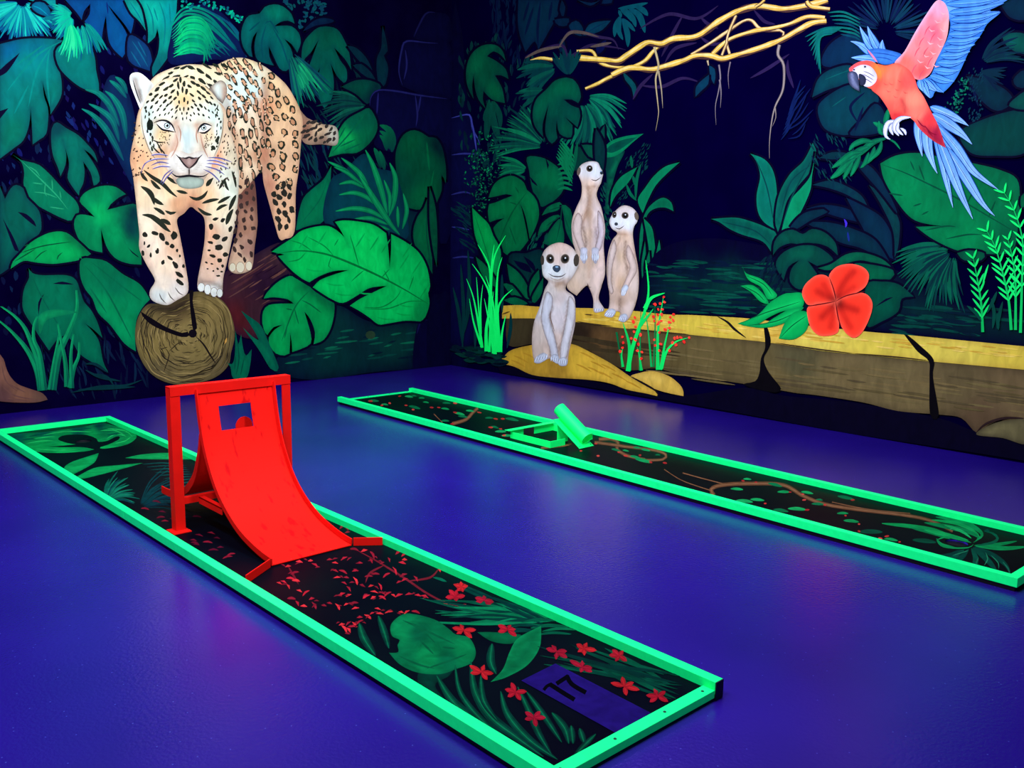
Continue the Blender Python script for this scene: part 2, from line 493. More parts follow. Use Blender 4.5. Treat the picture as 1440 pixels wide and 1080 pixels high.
# ================================================================== red quarter pipe ramp on the first lane
ramp = tag(empty('ramp_obstacle', (2.193, 4.2, ZP)), 'red metal jump ramp with square window held in a portal frame', 'ramp')
RX, RY, RZ = 2.193, 4.2, ZP
def loc(p): return (p[0]-RX, p[1]-RY, p[2]-RZ)
XL, XR = 1.972, 2.414
FRONT = [(4.566, .775), (4.553, .70), (4.534, .60), (4.505, .50), (4.462, .405), (4.400, .31), (4.320, .225), (4.220, .155), (4.105, .100), (3.98, .066), (3.87, .047), (3.779, .039)]
def dense(pr, k=4):
    P = [(a, b, False) for a, b in pr]; out = []
    for i in range(len(P)-1):
        p0 = P[max(i-1, 0)]; p1 = P[i]; p2 = P[i+1]; p3 = P[min(i+2, len(P)-1)]
        for j in range(k):
            t = j/k
            out.append(tuple(.5*(2*p1[c]+(p2[c]-p0[c])*t+(2*p0[c]-5*p1[c]+4*p2[c]-p3[c])*t*t+(3*p1[c]-p0[c]-3*p2[c]+p3[c])*t**3) for c in (0, 1)))
    out.append(P[-1][:2]); return out
def normals(pr):
    T = np.gradient(np.array(pr), axis=0); T /= np.linalg.norm(T, axis=1)[:, None]
    return np.stack([-T[:, 1], T[:, 0]], 1)
def sheet(name, pr, xs, th, skip=None, parent=ramp, m_=None):
    """bent sheet: profile (y,z) swept over the x stations, with an optional window"""
    N_ = normals(pr); bm = bmesh.new(); n = len(pr); m = len(xs)
    G = [[[bm.verts.new(loc((x, pr[i][0]+N_[i][0]*o, pr[i][1]+N_[i][1]*o))) for x in xs] for i in range(n)] for o in (0, th)]
    cell = lambda i, j: not (skip and skip(i, j))
    for i in range(n-1):
        for j in range(m-1):
            if not cell(i, j): continue
            bm.faces.new((G[0][i][j], G[0][i][j+1], G[0][i+1][j+1], G[0][i+1][j]))
            bm.faces.new((G[1][i][j], G[1][i+1][j], G[1][i+1][j+1], G[1][i][j+1]))
            for (a, b, ok) in (((i, j), (i, j+1), i > 0 and cell(i-1, j)), ((i+1, j), (i+1, j+1), i < n-2 and cell(i+1, j)),
                               ((i, j), (i+1, j), j > 0 and cell(i, j-1)), ((i, j+1), (i+1, j+1), j < m-2 and cell(i, j+1))):
                if not ok:
                    bm.faces.new((G[0][a[0]][a[1]], G[0][b[0]][b[1]], G[1][b[0]][b[1]], G[1][a[0]][a[1]]))
    o = bm_obj(name, bm, m_ or REDP, parent)
    return o
FP = dense(FRONT)
zi = [p[1] for p in FP]
i0 = min(range(len(FP)), key=lambda i: abs(zi[i]-.686)); i1 = min(range(len(FP)), key=lambda i: abs(zi[i]-.560))
plate = sheet('ramp_plate', FP, [XL, 2.092, 2.276, XR], -.004, lambda i, j: j == 1 and i0 <= i < i1, m_=SCUFFED)
def flange(name, pr, x, hgt, th=.006, parent=ramp):
    N_ = normals(pr); bm = bmesh.new(); n = len(pr)
    sgn = 1
    G = [[bm.verts.new(loc((x+dx, pr[i][0]+N_[i][0]*o, pr[i][1]+N_[i][1]*o))) for dx, o in ((-th/2, -.006), (th/2, -.006), (th/2, hgt[i]), (-th/2, hgt[i]))] for i in range(n)]
    for i in range(n-1):
        for k in range(4):
            bm.faces.new((G[i][k], G[i][(k+1) % 4], G[i+1][(k+1) % 4], G[i+1][k]))
    bm.faces.new(G[0]); bm.faces.new(G[-1][::-1])
    return bm_obj(name, bm, REDP, parent)
nF = len(FP)
# normals() of a profile running down and forward point up and forward when the sign below is positive
sg = 1 if normals(FP)[nF//2][1] > 0 else -1
for x in (XL, XR):
    flange('side_flange', FP, x, [sg*.036]*nF)
# hinge screws along the lower end of the plate
for (x, y) in ((1.99, 3.80), (2.08, 3.79), (2.19, 3.79), (2.30, 3.79), (2.395, 3.80)):
    bm = bmesh.new(); bmesh.ops.create_cone(bm, cap_ends=True, segments=8, radius1=.004, radius2=.003, depth=.002, matrix=Matrix.Translation(loc((x, y, .0445))))
    bm_obj('rivet', bm, SCUFF, ramp)
BACK = [(4.522, .545), (4.535, .47), (4.558, .40), (4.600, .305), (4.665, .232), (4.745, .178), (4.84, .140), (4.95, .118), (5.07, .115)]
BP = dense(BACK)
sheet('landing_plate', BP, [XL+.004, XR-.004], .004)
sb = 1 if normals(BP)[len(BP)//2][1] > 0 else -1
for x in (XL+.004, XR-.004):
    flange('landing_flange', BP, x, [sb*.034*min(1, .25+i/len(BP)*1.6) for i in range(len(BP))])
# round deflector disc seen through the window
bm = bmesh.new()
n = 20; vs0 = [bm.verts.new(loc((2.262+.050*math.cos(2*math.pi*i/n), 4.60, .537+.055*math.sin(2*math.pi*i/n)))) for i in range(n)]
f = bm.faces.new(vs0); ex = bmesh.ops.extrude_face_region(bm, geom=[f])
bmesh.ops.translate(bm, verts=[v for v in ex['geom'] if isinstance(v, bmesh.types.BMVert)], vec=(0, .006, 0))
bm_obj('deflector_disc', bm, REDP, ramp)
# portal frame of angle iron
FY = 4.556
def angle_post(x_outer, side):
    bm = bmesh.new()
    a, b = (x_outer, x_outer+.052) if side < 0 else (x_outer-.052, x_outer)
    add_box(bm, a-RX, b-RX, FY-.003-RY, FY+.003-RY, .0, .80-RZ)
    c_, d_ = (x_outer, x_outer+.006) if side < 0 else (x_outer-.006, x_outer)
    add_box(bm, c_-RX, d_-RX, FY+.003-RY, FY+.05-RY, .0, .80-RZ)
    p = bm_obj('frame_post', bm, REDP, ramp)
    bx = (a-.03, b+.012) if side < 0 else (a-.012, b+.03)
    fp = box('foot_plate', REDP, ramp, bx[0]-RX, bx[1]-RX, FY-.05-RY, FY+.055-RY, .0012, .0065, bevel=.001)
    for yy in (-.03, .035):
        bm = bmesh.new(); bmesh.ops.create_cone(bm, cap_ends=True, segments=8, radius1=.008, radius2=.006, depth=.004, matrix=Matrix.Translation(((a+b)/2-RX+.03*(-side), FY+yy-RY-.005, .0085)))
        bm_obj('bolt', bm, REDP, ramp)
angle_post(1.838, -1); angle_post(2.522, 1)
bm = bmesh.new(); add_box(bm, 1.838-RX, 2.522-RX, FY-.006-RY, FY-.0005-RY, .755-RZ, .803-RZ)
add_box(bm, 1.838-RX, 2.522-RX, FY-.0005-RY, FY+.05-RY, .797-RZ, .803-RZ)
bm_obj('frame_beam', bm, REDP, ramp)
# low cross bar and the brace forward to the ramp
bm = bmesh.new(); add_box(bm, 1.875-RX, 2.485-RX, FY+.004-RY, FY+.009-RY, .175-RZ, .210-RZ); add_box(bm, 1.875-RX, 2.485-RX, FY+.009-RY, FY+.034-RY, .205-RZ, .210-RZ)
bm_obj('cross_bar', bm, REDP, ramp)
for x in (1.974, 2.412):
    bm = bmesh.new(); add_box(bm, x-.004-RX, x+.001-RX, 4.29-RY, FY+.003-RY, .165-RZ, .200-RZ); add_box(bm, x-.004-RX, x+.028-RX, 4.29-RY, FY+.003-RY, .195-RZ, .200-RZ)
    bm_obj('brace', bm, REDP, ramp)
# guide wings from the ramp's foot out to the curbs
def wing(p, q, h):
    p, q = np.array(p), np.array(q); d = (q-p)/np.linalg.norm(q-p); nn_ = np.array([-d[1], d[0]])*.003
    bm = bmesh.new(); vv = [bm.verts.new(loc((c_[0], c_[1], z))) for z in (ZP+.0015, ZP+h) for c_ in (p+nn_, q+nn_, q-nn_, p-nn_)]
    for f in ((0,1,2,3), (4,5,6,7), (0,1,5,4), (1,2,6,5), (2,3,7,6), (3,0,4,7)): bm.faces.new([vv[i] for i in f])
    bm_obj('guide_wing', bm, REDP, ramp, bevel=.0012)
wing((1.962, 3.775), (1.780, 3.655), .043); wing((2.424, 3.778), (2.540, 3.690), .043)

# ================================================================== green pipe obstacle on the second lane
PX, PY = 4.93, 4.75
pipe = tag(empty('pipe_obstacle', (PX, PY, ZP)), 'small green tilted pipe on a ramp plate inside a low walled box', 'pipe tunnel')
def pl(p): return (p[0]-PX, p[1]-PY, p[2]-ZP)
def pbox(name, x0, x1, y0, y1, z0, z1, bevel=.0012):
    return box(name, GREENB, pipe, x0-PX, x1-PX, y0-PY, y1-PY, z0-ZP, z1-ZP, bevel)
wz = ZP+.052
pbox('box_wall', 4.706, 4.712, 4.655, 5.085, ZP+.0015, wz)                   # left
pbox('box_wall', 4.713, 4.865, 4.655, 4.661, ZP+.0015, wz)                   # near, left of the pipe
pbox('box_wall', 5.02, 5.17, 4.655, 4.661, ZP+.0015, wz)                     # near, right of the pipe
pbox('box_wall', 5.164, 5.170, 4.662, 5.085, ZP+.0015, wz)                   # right
# far wall with a gate opening and a ledge on top
bm = bmesh.new()
for x0, x1, z0, z1 in ((4.706, 4.84, ZP+.0015, .10), (4.96, 5.17, ZP+.0015, .10), (4.84, 4.96, .093, .10)):
    add_box(bm, x0-PX, x1-PX, 5.086-PY, 5.092-PY, z0-ZP, z1-ZP)
bm_obj('gate_wall', bm, GREENB, pipe)
pbox('ledge', 4.665, 5.215, 5.06, 5.115, .1005, .1045)
# tilted plate and pipe
s0 = np.array([4.494, ZP+.003]); s1 = np.array([4.775, .212]); sd = (s1-s0)/np.linalg.norm(s1-s0); sn = np.array([-sd[1], sd[0]])
Ls = np.linalg.norm(s1-s0)
bm = bmesh.new()
vv = []
for (x, t_) in ((4.851, 0), (5.005, 0), (5.005, Ls), (4.851, Ls)):
    for o in (0, .004):
        p_ = s0+sd*t_+sn*o; vv.append(bm.verts.new(pl((x, p_[0], p_[1]))))
for f in ((0,2,4,6), (1,7,5,3), (0,1,3,2), (2,3,5,4), (4,5,7,6), (6,7,1,0)): bm.faces.new([vv[i] for i in f])
bm_obj('ramp_plate', bm, GREENB, pipe)
bm = bmesh.new(); n = 28; ro, ri, cx = .050, .046, 4.935
R_ = []
for t_ in (.035, Ls+.055):
    for rr in (ro, ri):
        ring = []
        for i in range(n):
            a = 2*math.pi*i/n
            p_ = s0+sd*t_+sn*(.004+ro+rr*math.sin(a)); ring.append(bm.verts.new(pl((cx+rr*math.cos(a), p_[0], p_[1]))))
        R_.append(ring)
for i in range(n):
    j = (i+1) % n
    for a, b in ((0, 2), (2, 3), (3, 1), (1, 0)):
        bm.faces.new((R_[a][i], R_[a][j], R_[b][j], R_[b][i]))
tube = bm_obj('pipe', bm, GREENB, pipe, smooth=False)
# prop under the plate's upper end
pbox('prop', 4.87, 4.985, 4.742, 4.747, ZP+.0015, .183)
for x in (4.868, 4.988):
    bm = bmesh.new(); p_ = s0+sd*.02+sn*.004
    bmesh.ops.create_cone(bm, cap_ends=True, segments=8, radius1=.006, radius2=.005, depth=.003, matrix=Matrix.Translation(pl((x, p_[0], p_[1]+.001))))
    bm_obj('screw', bm, SCREW, pipe)
# ================================================================== mural on the left wall
NAVY = (4, 2, 36)
rnd = random.Random(7)
def leaf(pl, P, col, lo=None, hi=None, slits=(), veins=(), vcol=None, vw=1.6, name='painted_leaf', edge=None, ctrl=(), soft=(), step=7, bg=NAVY, mat=None):
    p = Paint(pl, name, mat=mat)
    ed = edge or (mix(col, NAVY, .45), 5, .6)
    B = curve(P, True, 6); halo = [tuple(b) for b in B]+[tuple(B[0])]
    p.stroke(halo, 6.5, mix(bg, (0, 0, 14), .35), taper='none', step=50)      # dark brushed outline
    p.fill(P, col, ctrl=ctrl, edge=ed, soft=soft, step=step)
    for s_ in slits: p.fill(s_, bg)
    for v in veins: p.stroke(v, vw, vcol or mix(col, NAVY, .45))
    p.done(); return p
def dashes(pl, name, n, region, ln, ang, w, cols, seed=1, jit=.5, parent=None, taper='both', keep=None):
    """cluster of short brush strokes filling a region polygon"""
    r = random.Random(seed); B = curve(region, True, 12); lo, hi = B.min(0), B.max(0)
    p = Paint(pl, name, parent=parent, kind='stuff'); p.group(); k = 0; tries = 0
    while k < n and tries < n*20:
        tries += 1
        x, y = r.uniform(lo[0], hi[0]), r.uniform(lo[1], hi[1])
        if not inside(np.array([[x, y]]), B)[0]: continue
        a = math.radians((ang(x, y) if callable(ang) else ang)+r.uniform(-30, 30)*jit); L = ln*r.uniform(.6, 1.3)
        dx, dy = math.cos(a)*L/2, math.sin(a)*L/2; b = r.uniform(-.2, .2)*L
        p.stroke([(x-dx, y-dy), (x-dy*b/L, y+dx*b/L), (x+dx, y+dy)], w*r.uniform(.7, 1.3), r.choice(cols), bump=False, taper=taper)
        k += 1
    return p.done()
def fan(p, c, r0, r1, a0, a1, n, w, cols, bend=0, seed=3, jit=.3):
    r = random.Random(seed); p.group()
    for i in range(n):
        a = math.radians(a0+(a1-a0)*(i+.5)/n+r.uniform(-1, 1)*jit*abs(a1-a0)/n)
        b = a+math.radians(bend); q0 = r0*r.uniform(.8, 1.2); q1 = r1*r.uniform(.75, 1.08); m = (q0+q1)/2
        p.stroke([(c[0]+q0*math.cos(a), c[1]+q0*math.sin(a)), (c[0]+m*math.cos((a+b)/2), c[1]+m*math.sin((a+b)/2)), (c[0]+q1*math.cos(b), c[1]+q1*math.sin(b))], w*r.uniform(.75, 1.25), r.choice(cols), bump=False)

# --- dim undergrowth texture
dashes(LW, 'painted_undergrowth', 170, '0,0 240,0 240,120 180,260 0,260', 12, 70, 5, [(10, 16, 82), (12, 30, 88), (14, 8, 66), (8, 34, 80)], 11)  # upper left, lamp's blue cast put into these colours
dashes(LW, 'painted_undergrowth', 120, '0,230 200,230 205,470 0,470', 16, 80, 6, [(6, 14, 56), (5, 26, 58), (4, 10, 46)], 12)
dashes(LW, 'painted_undergrowth', 90, '60,440 190,470 210,540 60,545', 26, 75, 3, [(5, 22, 48), (6, 30, 55), (3, 12, 40)], 13, jit=.6)
dashes(LW, 'painted_undergrowth', 120, '420,100 520,100 540,240 430,260', 22, 60, 2.5, [(4, 34, 44), (5, 46, 50), (2, 20, 40)], 14)
dashes(LW, 'painted_undergrowth', 40, '425,195 470,195 475,300 420,310', 34, 70, 3, [(5, 50, 58), (4, 40, 62)], 15)

# --- the jungle goes on past the photograph's edge
def wild_leaves(pl, n, region, cols, seed, lens=(50, 120)):
    r = random.Random(seed); B = curve(region, True, 20); lo, hi = B.min(0), B.max(0); k = 0
    while k < n:
        x, y = r.uniform(lo[0], hi[0]), r.uniform(lo[1], hi[1])
        if not inside(np.array([[x, y]]), B)[0]: continue
        k += 1; L = r.uniform(*lens); W = L*r.uniform(.16, .3); a = math.radians(r.uniform(20, 160)); ux, uy = math.cos(a), math.sin(a)
        Q = lambda t, w_: (x+ux*L*(t-.5)-uy*w_, y+uy*L*(t-.5)+ux*w_)
        c_ = r.choice(cols); b = r.uniform(-.12, .12)*L
        P_ = [(*Q(0, 0), True), (*Q(.25, W*.8+b*.6), False), (*Q(.55, W+b), False), (*Q(1, b*.2), True), (*Q(.6, -W*.8+b), False), (*Q(.25, -W*.7+b*.6), False)]
        leaf(pl, P_, c_, edge=(mix(c_, NAVY, .5), 6, .6), step=12, veins=[[Q(.05, 0), Q(.5, b), Q(.95, b*.2)]])
wild_leaves(LW, 34, '-420,-120 -20,-120 -50,520 -420,560', [(0, 100, 92), (0, 112, 74), (0, 84, 90), (2, 130, 80)], 201)
wild_leaves(LW, 26, '-20,-160 600,-160 600,-62 -20,-62', [(0, 100, 104), (2, 72, 118), (0, 120, 110)], 202)
# --- upper left: spiky plants and broad leaves, blue cast of the lamps painted in
p = Paint(LW, 'painted_fern')
fan(p, (31, 2), 8, 62, 5, 178, 40, 6, [(0, 92, 130), (0, 70, 112)], seed=1)
fan(p, (31, 2), 8, 58, 8, 172, 34, 3.2, [(10, 168, 150), (20, 190, 165), (0, 128, 140)], seed=2)
p.done()
leaf(LW, '40,0! 78,0! 79,16! 70,11 62,6', (6, 150, 140), edge=((0, 80, 110), 3, .4))
leaf(LW, '44,10 50,3 62,4 70,14 72,26! 62,22 52,18', (0, 108, 138), veins=['46,8 56,12 68,22'], vcol=(0, 140, 160))
leaf(LW, '92,0! 190,0! 188,30 184,48! 178,38 165,22 151,6! 160,20 172,36 180,52 180,60 176,75 172,81! 162,72 154,60 151,45 149,22! 145,40 143,58! 133,50 124,38 119,30! 126,20 127,5! 118,16 115,28! 108,18', (2, 72, 128),
     edge=((0, 50, 110), 4, .5), soft=[('150,0 160,30 168,70', 14, (0, 84, 136), .6)], veins=['150,2 152,20'], vcol=(8, 16, 90))
leaf(LW, '182,50 200,58 211,72 214,98 200,96 186,90 179,78', (8, 62, 104), edge=((6, 30, 84), 5, .7), veins=['186,58 198,76 208,94', '194,58 206,80', '184,72 198,94'], vcol=(10, 90, 122), vw=2)
leaf(LW, '193,0! 249,0! 247,25 241,45 238,75 228,92 215,108! 214,95 222,75 224,55 221,40! 218,52 208,61! 208,42 204,22', (6, 168, 142), edge=((0, 96, 100), 6, .55),
     ctrl=[(215, 20, (6, 178, 150)), (240, 20, (0, 150, 150)), (230, 60, (4, 150, 128)), (220, 95, (4, 84, 90)), (236, 82, (4, 100, 96))],
     veins=['206,4 214,24 216,48', '224,2 232,30 230,66', '238,4 240,34', '216,10 222,30'], vcol=(2, 120, 122), vw=2.2)
leaf(LW, '175,0! 191,0! 199,14 205,43! 196,30 184,18', (6, 166, 146), veins=['182,2 194,20 203,38'], vcol=(0, 110, 124))
leaf(LW, '0,62! 30,55 60,54 88,57 79,64 75,76 78,90 84,101 87,120 85,138 71,161! 70,150 64,132 60,115! 62,135 67,150 68,165 65,188 56,196 46,203! 45,180 43,152! 41,175 33,197 20,208 0,223!', (0, 112, 104),
     ctrl=[(10, 66, (0, 92, 128)), (50, 62, (0, 108, 124)), (75, 62, (0, 118, 118)), (40, 90, (0, 126, 120)), (10, 130, (0, 116, 106)), (60, 110, (0, 118, 108)), (76, 130, (0, 112, 96)), (20, 190, (0, 108, 84)), (55, 180, (0, 102, 88)), (40, 140, (0, 110, 98))],
     slits=['0,98! 10,89 28,74! 19,89 9,102 0,107!', '0,156! 12,152! 0,167!'], veins=['86,58 50,80 10,128', '74,64 52,100 40,150', '70,68 66,100 70,150', '60,64 20,94', '40,120 20,160'], vcol=(0, 128, 116), vw=3)
leaf(LW, '88,62 80,68 78,78 84,96 100,113 118,125 139,130! 139,118 135,98 134,85 130,70 122,62 105,58', (0, 112, 101), edge=((0, 80, 88), 5, .5))
p = Paint(LW, 'painted_fern')
fan(p, (104, 22), 6, 40, 95, 205, 22, 4.5, [(0, 84, 118), (0, 110, 120)], seed=4)
fan(p, (104, 22), 5, 36, 100, 230, 22, 2.6, [(0, 184, 140), (12, 170, 142), (0, 140, 130)], seed=5, bend=-12)
fan(p, (108, 18), 22, 64, 40, 98, 26, 3.4, [(0, 90, 118), (0, 130, 122), (8, 158, 130)], seed=6, bend=8)
fan(p, (98, 28), 8, 56, 55, 100, 14, 2.8, [(10, 204, 132), (0, 180, 124), (40, 214, 140)], seed=8, bend=10)
p.done()
# frond beside the jaguar's left ear
p = Paint(LW, 'painted_fern')
p.fill('150,112 166,108 184,140 194,200 190,262 172,236 150,190 140,160', (5, 44, 78), edge=((4, 8, 56), 14, .8), step=8)
for s_, w_ in (('120,126 138,131 154,148 164,176', 9), ('125,146 142,155 158,170 168,200', 8), ('115,153 132,163 152,186 174,226', 9), ('148,128 160,138 172,160 178,196', 9), ('154,113 166,122 178,138', 7), ('162,108 172,116 179,132', 7), ('140,134 156,150 168,178', 6)):
    p.stroke(s_, w_, (4, 116, 98), col2=(5, 62, 82)); p.stroke(s_, 1.6, (8, 140, 108), col2=(5, 80, 88))
p.done()

# --- top centre: arched palm frond, round leaves
p = Paint(LW, 'painted_fern')
p.fill('240,52 250,20 280,6 310,16 340,50 352,76 330,86 300,84 240,90', (5, 30, 76), edge=((5, 4, 56), 14, .8), step=8)
for i in range(16):
    t = i/15; y0 = 34+t*44; x0 = 240+t*6+rnd.uniform(-2, 2)
    top = 10+t*62+rnd.uniform(-2, 2); xe = 346-t*46+rnd.uniform(-8, 4); ye = 74+rnd.uniform(-8, 8)-t*0
    p.stroke([(x0, y0), (x0+22, top+2), ((x0+xe)/2+8, top+4+(1-t)*8), (xe, ye)], 3.6, mix((0, 150, 112), (0, 190, 112), t), col2=(0, 70, 92))
for i in range(20):
    t = i/19; y0 = 40+t*40+rnd.uniform(-2, 2)
    p.stroke([(243+rnd.uniform(0, 12), y0), (262+t*4, y0-15+t*4), (286, y0-12+t*6), (300-t*12+rnd.uniform(-4, 8), y0+10+(1-t)*12)], 2.6, rnd.choice([(0, 200, 118), (10, 214, 120), (0, 160, 112)]), col2=(0, 120, 96))
for i in range(10):
    p.stroke([(286+i*4, 12+i*2), (318+i*2, 30+i*2), (342+i*.5, 62+i*2)], 2.4, (6, 74, 110), col2=(4, 96, 98))
p.done()
p = Paint(LW, 'painted_leaf_sprig', kind='stuff'); p.group()
for i in range(60):
    t = rnd.random(); x = 255+t*88; y = 3+abs(math.sin(t*9))*5+(max(0, t-.55)*52)+rnd.uniform(-5, 5)
    p.ell(x, y, rnd.uniform(1.6, 3), rnd.uniform(1.2, 2), rnd.uniform(0, 180), rnd.choice([(0, 150, 128), (0, 180, 134), (4, 90, 110)]))
p.done()
p = Paint(LW, 'painted_leaf_sprig', kind='stuff'); p.group()
for (a, b) in (((418, 0), (446, 6)), ((432, 6), (422, 40)), ((446, 2), (440, 26)), ((400, 0), (412, 12)), ((452, 2), (456, 20))):
    for i in range(16):
        x, y = lerp(a, b, i/15); p.ell(x+rnd.uniform(-4, 4), y+rnd.uniform(-3, 3), 3, 1.6, rnd.uniform(0, 180), rnd.choice([(6, 74, 84), (8, 60, 84)]))
p.done()
leaf(LW, '365,19 350,22 342,34 339,50 342,66 351,79 355,80! 353,66 356,52 362,44! 359,55 358,70 362,84 376,90 385,92! 379,80 378,65! 385,80 393,96 402,100 410,92 412,80 409,68 400,55! 410,62 418,74! 423,60 420,46 410,37 398,36 386,37! 394,31 405,29 414,33! 410,20 398,9 385,6 372,10', (0, 98, 88),
     ctrl=[(385, 14, (0, 116, 94)), (350, 40, (0, 104, 98)), (372, 70, (0, 80, 84)), (400, 85, (0, 96, 88)), (412, 50, (0, 104, 88)), (370, 30, (0, 86, 84))], veins=['372,34 380,30 392,48', '374,36 368,60 370,84', '384,40 396,62 406,92', '366,30 350,44'], vcol=(0, 70, 80), vw=2.5)
leaf(LW, '447,39 458,37 474,41 484,56 491,74 494,98! 485,83 470,67! 478,84 487,97 488,111 485,118! 474,107 465,89! 469,109 469,128 464,144 456,152! 450,142 446,124 448,107 450,95! 444,105 431,116! 432,101 438,84 448,56! 437,74 429,82 425,93! 424,78 427,60 437,47', (0, 86, 70),
     ctrl=[(455, 45, (0, 74, 58)), (440, 60, (2, 92, 70)), (480, 70, (0, 88, 66)), (456, 130, (0, 92, 74)), (456, 80, (0, 78, 66))], edge=((0, 52, 62), 4, .5))
leaf(LW, '426,44 440,30 455,25 470,29 462,33 444,36', (4, 40, 66), edge=((3, 14, 52), 4, .7))
p = Paint(LW, 'painted_grass_tuft'); fan(p, (404, 66), 18, 84, 40, 84, 22, 3, [(6, 70, 82), (8, 110, 88), (4, 48, 66)], seed=21)
fan(p, (400, 62), 40, 80, 48, 70, 12, 2.6, [(20, 160, 104), (10, 132, 92)], seed=22); p.done()
p = Paint(LW, 'painted_grass_tuft'); fan(p, (524, 150), 12, 74, 150, 218, 22, 3.4, [(4, 62, 56), (4, 44, 50), (8, 84, 66)], seed=23, bend=-18); p.done()
leaf(LW, '488,64! 502,68 518,86 531,120! 514,96 500,80', (2, 44, 56)); leaf(LW, '496,92! 508,90 522,102 530,116! 512,106', (2, 44, 54))
leaf(LW, '538,36! 543,55 545,72 540,78 546,95 542,118 534,123 530,104 530,82 536,68 537,50', (2, 44, 54), edge=((3, 10, 44), 4, .5))
leaf(LW, '480,122! 500,113 520,113 536,122 522,140 516,146 500,132', (0, 68, 54), soft=[('520,140 530,124', 9, (3, 20, 44), .8)])

# --- stone steps in the corner
STONE = (4, 4, 42)
def stone(pl, P, lines, dim=1., col=STONE):
    col = mix(col, (14, 18, 86), .35*dim)
    p = Paint(pl, 'painted_stone'); p.fill(P, col, edge=((3, 2, 32), 10, .6), step=9)
    for l_ in lines: p.stroke(l_, 3.2, mix(NAVY, (48, 62, 170), dim*.6)); p.stroke(l_, 1.4, mix(NAVY, (84, 92, 205), dim*.75))
    p.done()
stone(LW, '582,54 590,34 600,18 612,17 632,24 632,60', ['582,52 588,38 598,20 606,17 612,18'], .3)
stone(LW, '563,120 561,95 565,68 572,58 605,60 633,63 633,140 566,122', ['566,120 561,100 565,70 572,58 600,60 616,61', '568,112 572,92 570,70'], .45)
stone(LW, '520,150 524,132 534,126 575,130 633,140 633,214 540,212 524,190', ['520,150 522,136 532,127 556,128 590,134 629,139', '584,134 587,160 585,178', '592,134 588,158', '532,130 530,160'], .45)
stone(LW, '610,214 633,214 633,330 614,330', [], .4)
# --- right of the jaguar
leaf(LW, '462,221! 468,204 478,181 489,167 509,156 519,152 528,165 531,179 526,193 515,206 501,215 482,216', (0, 118, 66),
     ctrl=[(472, 208, (6, 150, 78)), (485, 195, (10, 170, 80)), (500, 175, (0, 92, 66)), (522, 165, (0, 84, 60)), (515, 195, (0, 96, 60)), (490, 212, (0, 120, 66))], veins=['466,216 488,192 514,160', '478,206 500,196', '484,212 512,200', '476,196 486,178'], vcol=(0, 96, 62), vw=2.2)
p = Paint(LW, 'painted_leaf')
for s_, w_ in (('534,176 546,182 552,198 551,214', 11), ('534,184 544,192 548,210', 8), ('534,190 541,198 544,212', 7), ('526,208 532,220 536,236', 8), ('534,212 538,226 541,240', 7)):
    p.stroke(s_, w_, (2, 96, 60), col2=(2, 52, 54))
p.done()
leaf(LW, '556,222 563,196 572,186 583,183 594,187 603,193 613,194 622,208 627,235 627,258! 621,246 621,268 614,286 613,302 590,300 572,292 562,268', (0, 74, 48),
     ctrl=[(580, 195, (0, 84, 50)), (600, 225, (0, 78, 50)), (620, 205, (2, 26, 38)), (570, 250, (0, 66, 48)), (600, 275, (0, 92, 52)), (585, 240, (0, 70, 46)), (618, 265, (0, 80, 46))], edge=((0, 46, 44), 8, .5), veins=['610,240 606,270 612,300', '600,200 604,240'], vcol=(0, 96, 56), vw=3)
leaf(LW, '560,296 585,298 612,300 606,330 600,360 570,340', (2, 40, 50), edge=((3, 10, 40), 8, .6))
leaf(LW, '601,278! 604,300 607,330 608,385! 597,366 584,346 581,325 587,305 596,292', (0, 98, 56), veins=['600,290 600,330 606,376'], vcol=(0, 70, 48))
leaf(LW, '604,262! 612,290 615,330 614,376! 608,346 604,310', (0, 92, 54))
leaf(LW, '466,233! 465,255 466,280 461,300 450,315 430,320 416,324! 420,300 427,278 440,265 455,252', (0, 108, 66), edge=((0, 74, 60), 5, .6), veins=['464,240 450,280 420,318'], vcol=(0, 92, 62))
p = Paint(LW, 'painted_fern')
p.fill('464,256 484,240 512,216 530,236 556,246 572,300 568,338 500,330 456,312', (2, 58, 68), edge=((3, 22, 52), 10, .6), step=8)
FERN = [('461,227 486,240 509,259', 5), ('470,235 490,244 513,264', 5), ('480,222 505,243 517,265 532,288', 7), ('477,259 495,256 513,265', 5), ('477,274 497,271 515,277 532,291', 6), ('472,297 497,293 521,297 544,310', 6.5), ('495,309 521,307 546,316', 5.5), ('526,317 548,323', 5),
        ('514,211 525,234 536,267 545,303', 8), ('548,229 556,251 554,282 547,304', 7.5), ('540,253 548,276 547,300', 5), ('567,272 572,296 566,322', 5.5), ('559,290 560,320', 4.5), ('505,246 530,286 550,316 562,330', 8)]
for s_, w_ in FERN:
    p.stroke(s_, w_+1.5, (2, 62, 56)); p.stroke(s_, w_, (4, 128, 72), col2=(4, 112, 70)); p.stroke(s_, w_*.35, (14, 150, 84), col2=(6, 124, 76))
p.done()
# brown trunk running back behind the leaves
p = Paint(LW, 'painted_trunk')
p.fill('300,420 316,384 345,366 384,344 400,346 430,388 440,420 400,470 372,476 334,470', (44, 18, 36), ctrl=[(330, 390, (58, 30, 40)), (390, 350, (56, 34, 42)), (370, 400, (36, 16, 36)), (334, 450, (74, 22, 26)), (360, 440, (50, 26, 36)), (420, 410, (20, 10, 36))], edge=((14, 4, 34), 8, .7))
for i in range(26):
    x, y = rnd.uniform(318, 385), rnd.uniform(362, 440); L = rnd.uniform(14, 40)
    p.stroke([(x, y), (x+L*.5, y-L*.3), (x+L, y-L*.62)], 2, rnd.choice([(84, 52, 50), (70, 36, 42), (30, 10, 30), (96, 62, 54)]))
p.done()
